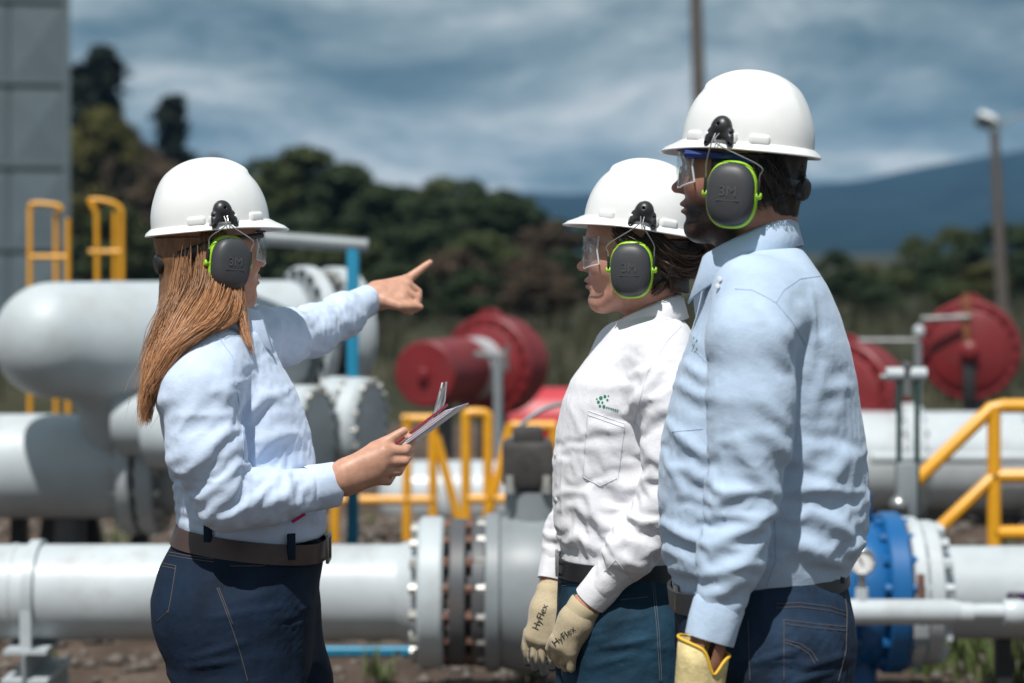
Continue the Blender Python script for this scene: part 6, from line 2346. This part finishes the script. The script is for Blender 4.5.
    def glove(prims, coat, text, mouth):
        V, Q = hand_mesh(prims, 0.0019)
        N = normals_of(V, Q)
        c = coat(V, N)
        V = V + N * (fbm(V, 90, 4) * 0.0006)[:, None].astype(np.float32)
        b = np.array(origin(p.obj), dtype=np.float32)
        me = new_mesh('glove', V - b, Q, None)
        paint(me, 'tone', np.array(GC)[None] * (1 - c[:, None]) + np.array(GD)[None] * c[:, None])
        g = link('glove', me, M_GLOVE, p.obj)
        ct, cd, cr = mouth
        MB().lathe(Vector(ct), cd, [(0.020, cr * 1.02), (0.010, cr * 1.06), (0.002, cr * 1.07), (-0.002, cr * 1.03), (0.0, cr * 0.98), (0.012, cr * 0.95)], 36).put('glove_rib', mat('glove_rib_knit', (0.52, 0.43, 0.28), 0.9, bump=0.5, bscale=400), g)
        dg = Drape(V, Q)
        for s, size, x, y, a in text:
            drape_text(g, dg, s, size, x, y, a, M_PRINT)
        return g
    w = 0.085
    B = lambda px, py, q=0.0: A(px, py, w + q)
    far_g = [([(B(551, 592, 0.03), 0.0290), (B(546, 610, 0.015), 0.0285)], 0.0),
             ([(B(542, 612), 0.022), (B(533, 636, -0.005), 0.0175)], 0.02), ([(B(551, 612, 0.0), 0.021), (B(545, 640, -0.01), 0.017)], 0.02), ([(B(546, 606, 0.02), 0.022), (B(540, 638, 0.01), 0.018)], 0.02),
             ([(B(529, 632, 0.0), 0.0105), (B(525, 648, 0.0), 0.0086), (B(528, 663, 0.006), 0.0074)], 0.004),
             ([(B(535.5, 636, -0.006), 0.0108), (B(533, 655, -0.006), 0.0088), (B(535.5, 669, 0.0), 0.0076)], 0.003),
             ([(B(542.5, 638, -0.010), 0.0108), (B(541.5, 659, -0.010), 0.0090), (B(544.5, 674, -0.004), 0.0078)], 0.003),
             ([(B(549, 637, -0.008), 0.0102), (B(550, 655, -0.008), 0.0084), (B(552.5, 668, -0.004), 0.0072)], 0.003),
             ([(B(552, 612, -0.01), 0.0150), (B(556, 632, -0.02), 0.0115), (B(556, 648, -0.02), 0.0095)], 0.01)]

    def coat_gaps_far(V, N):
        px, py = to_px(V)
        c = np.maximum(smooth01(656, 662, py + 3 * np.sin(px * 0.9)), smooth01(0.55, 0.8, np.abs(N[:, 0])) * smooth01(640, 650, py))  # dark tips are coating; finger sides are darkened for the gaps between fingers
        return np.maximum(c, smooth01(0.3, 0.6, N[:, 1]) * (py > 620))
    glove(far_g, coat_gaps_far, [('HyFlex', 9.5, 540.5, 617, R(-68))], (A(552, 589, 0.118), A(546, 612, 0.1) - A(552, 589, 0.118), 0.0285))
    C_ = lambda px, py, q=0.0: A(px, py, -0.155 + q)
    near_g = [([(C_(586, 607), 0.0290), (C_(577, 622), 0.0285)], 0.0),
              ([(C_(572, 620, -0.005), 0.024), (C_(560, 643, 0.0), 0.0185)], 0.02), ([(C_(580, 624, 0.0), 0.023), (C_(570, 646, 0.0), 0.018)], 0.02), ([(C_(575, 620, 0.015), 0.023), (C_(563, 642, 0.018), 0.019)], 0.02),
              ([(C_(555, 639, 0.0), 0.0105), (C_(550, 648, 0.018), 0.0092), (C_(553, 656, 0.040), 0.0082)], 0.004),
              ([(C_(561, 645, 0.0), 0.0105), (C_(556, 656, 0.016), 0.0094), (C_(560, 664, 0.040), 0.0082)], 0.003),
              ([(C_(567, 648, 0.004), 0.0102), (C_(563, 661, 0.018), 0.0090), (C_(566, 668, 0.042), 0.0080)], 0.003),
              ([(C_(573, 648, 0.008), 0.0112), (C_(570, 658, 0.026), 0.0100), (C_(572, 662, 0.044), 0.0088)], 0.006),
              ([(C_(572, 634, -0.010), 0.0150), (C_(571, 652, -0.008), 0.0118), (C_(571, 668, 0.0), 0.0085)], 0.012)]

    def coat_near(V, N):
        return smooth01(0.25, 0.6, N[:, 1]) * smooth01(A(0, 625).z, A(0, 640).z, V[:, 2])
    glove(near_g, coat_near, [('HyFlex', 9.5, 564, 636, R(-38))], (A(586, 605, -0.158), A(572, 624, -0.155) - A(586, 605, -0.158), 0.0295))
    # hair, gathered low at the back
    HC, HCQ = hair_cap(Mh, 0.006, -0.045, 0.018)
    t0 = A
    G = [(3, [(t0(652, 236, -0.07), 0.012), (t0(664, 250, -0.075), 0.012), (t0(682, 258, -0.06), 0.012), (t0(694, 254, -0.03), 0.014), (t0(700, 246, 0.0), 0.012)]),
         (3, [(t0(660, 260, -0.07), 0.012), (t0(672, 270, -0.07), 0.012), (t0(686, 270, -0.05), 0.012), (t0(697, 262, -0.02), 0.014), (t0(701, 250, 0.01), 0.010)]),
         (2, [(t0(685, 250, -0.03), 0.012), (t0(700, 240, -0.03), 0.012), (t0(708, 252, -0.02), 0.012), (t0(700, 268, -0.01), 0.012), (t0(690, 262, 0.0), 0.010)]),
         (1, [(t0(618, 232, -0.07), 0.010), (t0(630, 242, -0.078), 0.012), (t0(650, 255, -0.078), 0.012), (t0(672, 266, -0.065), 0.010)]),
         (0.3, [(t0(668, 268, -0.075), 0.004), (t0(672, 282, -0.078), 0.004), (t0(672, 296, -0.075), 0.003)]),
         (0.2, [(t0(655, 292, -0.06), 0.006), (t0(664, 284, -0.068), 0.006), (t0(676, 272, -0.06), 0.006)])]
    V, Q, c = strands(G, 1800, 0.0007, 8)
    hair_obj(p, np.concatenate([V, HC]), np.concatenate([Q, HCQ + len(V)]), np.concatenate([c, 0.7 + 0.25 * np.sin(HC[:, 2] * 800)]), (0.055, 0.030, 0.020), M_HAIR)
    eyes(p, Mh)
    glasses('clear safety glasses on the middle woman', Mh, M_LENS, M_LENS, -0.002)
    Mx = head_matrix(p, 641, 231, R(172), R(9), R(2), 0.96)
    cups = [(sy, Mh @ Matrix.Translation((0.0, sy * 0.088, -0.022)) @ Matrix.Diagonal((1, sy, 1, 1))) for sy in (1, -1)]
    build_hat('white hard hat with ear muffs worn by the middle woman', Mx, cups, 1)


woman_middle()


# ---------------------------------------------------------------- the man
def man_right():
    p = Person(F / 590.0, 'bearded man in pale blue shirt seen from behind at right, yellow leather glove', 'c', (0.33, 0.165, 0.115))
    A = p.A
    p.obj.location = (A(760, 0).x, p.d0, 0)
    yaw = R(162)
    tab = [(234, 742, 790, 0.01, 0.050), (242, 732, 797, 0.01, 0.075), (252, 722, 806, 0.01, 0.110), (266, 711, 815, 0.01, 0.160), (285, 702, 827, 0.01, 0.200), (313, 696, 839, 0.01, 0.208), (344, 686, 849, 0.0, 0.205),
           (374, 675, 856, 0, 0.20), (409, 667, 861, 0, 0.195), (440, 660, 866, 0, 0.19), (470, 657, 869, 0, 0.186), (495, 656, 870, 0, 0.184), (528, 658, 868, 0, 0.183), (548, 660, 862, 0, 0.180), (562, 662, 853, 0, 0.175), (572, 667, 848, 0, 0.170), (582, 670, 846, 0, 0.166), (610, 671, 846, 0, 0.165)]
    S = SDF((A(640, 0).x, p.d0 - 0.34, A(0, 640).z), (A(885, 0).x, p.d0 + 0.30, A(0, 212).z), 0.0048)
    S.u(S.loft(p.rows(tab), 2.25))
    S.cut(A(757, 588), (0.13, 0, -1))
    near = [A(752, 292, -0.170), A(752, 340, -0.205), A(751, 400, -0.218), A(750, 440, -0.22), A(742, 495, -0.222), A(732, 555, -0.228), A(719, 612, -0.235)]
    merge(S, chain_field(S, near, [0.066, 0.072, 0.069, 0.064, 0.058, 0.053, 0.041], 0.03), A(0, 370).z, A(0, 290).z, 0.007, 0.06)
    far = [A(732, 292, 0.165), A(738, 400, 0.20), A(732, 500, 0.20), A(715, 600, 0.18)]
    merge(S, chain_field(S, far, [0.066, 0.066, 0.056, 0.042], 0.03), A(0, 370).z, A(0, 290).z, 0.007, 0.06)
    S.sub(S.cone(A(752, 210), A(760, 250), 0.068, 0.056), 0.01)
    folds = [(809, 290, 815, 346, 4.5, 4), (800, 300, 806, 330, 3, 3.5), (754, 299, 804, 350, 3.2, 4.5, -4), (768, 327, 803, 378, 4, 4.5, -4), (733, 297, 706, 360, 3.2, 4), (722, 300, 702, 345, 2.5, 3.5), (682, 360, 711, 383, 4.5, 4.5), (676, 380, 712, 402, 4, 5),
             (712, 489, 747, 493, 5, 4), (709, 507, 744, 490, 4.5, 4), (706, 521, 724, 510, 3.5, 3.5), (741, 531, 778, 506, 7, 5), (704, 552, 768, 524, 6, 5.5, 3), (750, 556, 770, 528, 5, 4.5), (700, 578, 758, 560, 5, 5), (706, 596, 748, 574, 5, 4.5), (714, 604, 734, 584, 4, 3.5),
             (736, 432, 781, 502, 4.5, 6, -5), (770, 428, 791, 466, 4.5, 4.5), (756, 392, 792, 432, 3, 5), (664, 420, 712, 462, 5.5, 6), (686, 462, 708, 486, 4.5, 5), (660, 450, 690, 500, 3, 6), (659, 520, 708, 546, 6, 6), (662, 545, 700, 566, 5.5, 5), (668, 566, 700, 574, 4, 4),
             (798, 492, 842, 487, 10, 8, 2), (803, 508, 852, 540, 9, 7.5, 4), (790, 542, 836, 553, 8, 6.5), (832, 480, 846, 444, 8, 8), (848, 500, 852, 450, 5, 6), (795, 470, 812, 440, 4, 7), (822, 330, 836, 372, 2.5, 6), (820, 392, 848, 384, 3, 4), (812, 420, 824, 360, 3, 5), (836, 420, 846, 380, 2.5, 5),
             (846, 556, 862, 536, 6, 5), (792, 380, 800, 330, -6, 5), (806, 556, 846, 562, 4, 4), (690, 330, 702, 352, 3, 4)]
    V, Q = shirt_mesh(p, S, folds, 47, 0.0006, (0.006, [(742, 515, 38, 0.12, 75), (728, 578, 36, 0.09, 70), (765, 450, 42, 0.045, -35), (803, 345, 36, 0.06, 0), (832, 520, 46, 0.13, 80), (842, 430, 42, 0.04, 10), (675, 530, 46, 0.08, 116), (692, 385, 34, 0.06, 129), (685, 450, 36, 0.04, 120)],
                                                [(755, 235, 30), (711, 632, 18)]), A(0, 592).z)
    sh = put('shirt', V, Q, M_SHIRT_C, p.obj, sharp=None)
    dr = Drape(V, Q)
    for pts in ([(776, 303), (784, 290), (800, 279), (822, 276)], [(735, 289), (752, 290), (768, 298), (776, 303), (792, 322), (806, 346)], [(672, 432), (703, 429)], [(774, 504), (776, 560), (757, 612)],
                [(695, 350), (706, 362), (716, 366)], [(706, 300), (700, 330), (692, 352)]):
        dr.seam('seam', pts, 0.0005, M_STITCH_C, sh)
    M_EMB = mat('green_embroidery', (0.02, 0.22, 0.13), 0.8)
    emb = MB()
    for x, y, r in ((694, 338, 1.2), (697, 341, 1.5), (693, 345, 1.2), (697, 349, 1.4), (695, 352, 1.0)):
        loc, n = dr.hit(x, y)
        if loc: emb.lathe(loc - n * 0.001, n, [(0, r / p.k), (0.0018, r / p.k)], 10)
    if emb.V: emb.put('embroidered_emblem', M_EMB, sh)
    co = collar(sh, A(749, 238), yaw, 0.081, 0.070, R(25), M_SHIRT_C, stand=0.034, leaf=0.046, tip=0.080, gap=24, spread=0.012)
    for x, y, w in ((719, 279, -0.085), (717, 286, -0.080)):
        loc, n = dr.hit(x, y)
        loc = loc or A(x, y, w)
        disc(loc + Vector((0, -0.012, 0)), (-0.2, -1, 0.1), 0.0040, 0.003).put('button', M_BUTTON, sh)
    cuff(sh, A(709, 640, -0.24), A(709, 640, -0.24) - A(728, 572, -0.229), 0.0400, 0.060, M_SHIRT_C)
    cuff(sh, A(709, 628, 0.175), A(709, 628, 0.175) - A(724, 550, 0.19), 0.038, 0.06, M_SHIRT_C)
    p.inner(S, 0.017)
    jt = [(558, 672, 842, 0, 0.155), (574, 671, 844, 0, 0.160), (590, 671, 847, 0, 0.167), (612, 674, 848.5, 0, 0.173), (632, 678, 848, 0, 0.176), (655, 684, 844, 0, 0.176), (678, 694, 838, 0, 0.165)]
    legs = [([A(772, 655, -0.085), A(772, 700, -0.092), A(772, 880, -0.1), A(782, 1105, -0.1)], [0.132, 0.118, 0.085, 0.064]),
            ([A(748, 655, 0.085), A(745, 700, 0.09), A(740, 880, 0.1), A(752, 1105, 0.1)], [0.122, 0.110, 0.082, 0.064])]
    jf = [(800, 668, 845, 655, 3, 6), (760, 660, 800, 650, 2.5, 6), (790, 683, 835, 670, 3, 6), (790, 600, 846, 596, 1.8, 5)]
    JS, JV, JQ, jo, jrows = lower_body(p, jt, legs, M_DENIM_C, jf, A(0, 573).z, 0.155, k=0.05, loose=[(810, 668, 45, 0.09, 75), (760, 655, 40, 0.07, 80), (835, 640, 30, 0.05, 80)])
    JV2 = raise_patch(p, JV, JQ, [(784, 620), (847, 627), (845, 690), (784, 690)], 0.0018)
    b = np.array(origin(p.obj), dtype=np.float32)
    jo.data.vertices.foreach_set('co', (JV2 - b).astype(np.float32).ravel()); jo.data.update()
    dj = Drape(JV2, JQ)
    for pts in ([(776, 604), (800, 603), (830, 607), (846, 612)], [(776, 608), (800, 607), (830, 611), (846, 616)], [(784, 620), (815, 624), (846, 627)], [(785, 624), (815, 628), (846, 631)], [(784, 620), (784, 650), (784, 682)],
                [(785, 640), (800, 644), (812, 652), (818, 662)], [(785, 643), (798, 647), (809, 654), (815, 664)], [(748, 620), (750, 682)], [(842, 570), (847, 612), (846, 650), (838, 682)]):
        dj.seam('seam', pts, 0.0009, M_SEAM, jo)
    bl = belt(p.obj, jrows, A(0, 583).z, 0.155, 0.0175, M_BELT_C)
    MB().box(A(676, 597, -0.04), (0.008, 0.05, 0.045), bev=0.002).put('buckle', M_BUCKLE, bl)
    belt_loops(p, bl, jo, ((841, 572), (786, 580)), M_DENIM_C)
    p.inner(JS, 0.016)
    boots(p, [(A(782, 0, -.1).x, p.d0 - 0.1), (A(752, 0).x, p.d0 + 0.1)], yaw)
    Mh = head_matrix(p, 744, 177, yaw, R(0), 0, 1.04)
    nk = Mh.inverted() @ A(762, 262)
    H = head_field(nk, True, 0.060)
    HV, HQ = H.mesh(); HV = relax(HV, HQ, 1)
    p.skin_add(place(HV, Mh), HQ, skin_colours(HV, (0.40, 0.19, 0.13), (0.22, 0.085, 0.07), (0.022, 0.014, 0.012), 1.0, (0.009, 0.007, 0.0065)))
    # gloved forearm ends
    hands = []
    for w, dx in ((-0.24, 0), (0.17, 0)):
        V, Q = hand_mesh([([(A(713, 618, w), 0.030), (A(703, 668, w), 0.028)], 0)]); p.skin_add(V, Q)
    p.finish_body()
    M_LEATHER = mat('yellow_split_leather', (0.68, 0.55, 0.27), 0.8, var=0.30, vscale=34, bump=0.35, bscale=160, bump2=0.5, b2scale=30)
    M_TRIM = mat('yellow_binding', (0.78, 0.46, 0.03), 0.6)
    for w in (-0.24, 0.17):
        # gauntlet
        c0, c1 = A(703.5, 645, w), A(697, 700, w)
        axv = (c1 - c0).normalized(); M = frame(axv, (1, 0, 0))
        seg = 48
        V = []; Fc = []; edge = []
        prof = [(0, 1.0), (0.03, 0.97), (0.07, 0.93), (0.11, 0.90), (0.14, 0.88)]
        for i, (t_, q) in enumerate(prof):
            for k in range(seg):
                a = 2 * PI * k / seg
                dirv = M @ Vector((math.cos(a), math.sin(a), 0))
                camside = max(0.0, -dirv.y) if w < 0 else max(0.0, dirv.y)
                notch = math.exp(-((dirv.x - 0.42) / 0.30) ** 2) * (camside > 0) * 0.034 + 0.010 * dirv.x
                rr = 0.0415 * q * (1 + 0.03 * math.sin(3 * a + 5 * t_) + 0.02 * math.sin(5 * a))
                top = notch * (1 - i / (len(prof) - 1)) ** 1.5
                pt = c0 + axv * (t_ + top) + dirv * rr
                V.append(pt)
                if i == 0: edge.append(pt)
        for i in range(len(prof) - 1):
            for k in range(seg):
                k2 = (k + 1) % seg
                Fc.append((i * seg + k, i * seg + k2, (i + 1) * seg + k2, (i + 1) * seg + k))
        prims = [([(A(698, 690, w), 0.036), (A(696, 712, w), 0.034)], 0.0),
                 ([(A(690, 712, w), 0.026), (A(684, 748, w), 0.022)], 0.02), ([(A(702, 712, w), 0.026), (A(700, 750, w), 0.022)], 0.02)]
        for j, (x, ln) in enumerate(((681, 44), (689, 52), (697, 54), (705, 46))):
            prims.append(([(A(x + 1, 748, w), 0.0145), (A(x - 1, 748 + ln * .5, w + 0.006), 0.0125), (A(x + 1, 748 + ln, w + 0.02), 0.0105)], 0.006))
        prims.append(([(A(684, 705, w + 0.01), 0.018), (A(672, 730, w + 0.015), 0.0145), (A(670, 752, w + 0.02), 0.011)], 0.012))
        GV, GQ = hand_mesh(prims, 0.0026)
        g = put('glove', GV, GQ, M_LEATHER, p.obj, sharp=None)
        o = put('gauntlet', V, Fc, M_LEATHER, g, sharp=None)
        sm = o.modifiers.new('thick', 'SOLIDIFY'); sm.thickness = 0.002
        MB().tube(edge + [edge[0]], 0.0024, 8, caps=False).put('binding', M_TRIM, g)
    # hair
    HC, HCQ = hair_cap(Mh, 0.003, -0.046, 0.008, neck=(-0.036, 0, -0.15), neck_r=0.042, noise=0.0022, seed=4)
    t0 = A
    G = [(2, [(t0(770, 165, -0.08), 0.016), (t0(778, 185, -0.075), 0.016), (t0(780, 194, -0.06), 0.012)]), (2, [(t0(788, 165, -0.04), 0.014), (t0(793, 188, -0.04), 0.014), (t0(791, 196, -0.035), 0.010)]),
         (2, [(t0(756, 170, -0.088), 0.012), (t0(764, 195, -0.082), 0.014), (t0(768, 198, -0.068), 0.010)])]
    V, Q, c = strands(G, 1100, 0.0006, 12)
    hair_obj(p, np.concatenate([V, HC]), np.concatenate([Q, HCQ + len(V)]), np.concatenate([c, 0.8 + 0.2 * np.sin(HC[:, 0] * 1500)]), (0.016, 0.012, 0.011), M_HAIR)
    eyes(p, Mh)
    glasses('safety glasses with blue side arms worn by the man', Mh, M_BLUEPL, M_BLUEPL, 0.0, 0.0078)
    Mx = head_matrix(p, 747, 153, R(151), R(5), R(2), 0.965)
    cups = [(sy, Mh @ Matrix.Translation((0.0, sy * 0.088, -0.031)) @ Matrix.Rotation(R(-4), 4, 'Y') @ Matrix.Diagonal((1, sy, 1, 1))) for sy in (1, -1)]
    build_hat('white hard hat with ear muffs worn by the man', Mx, cups, 1, brk=1.50)


man_right()
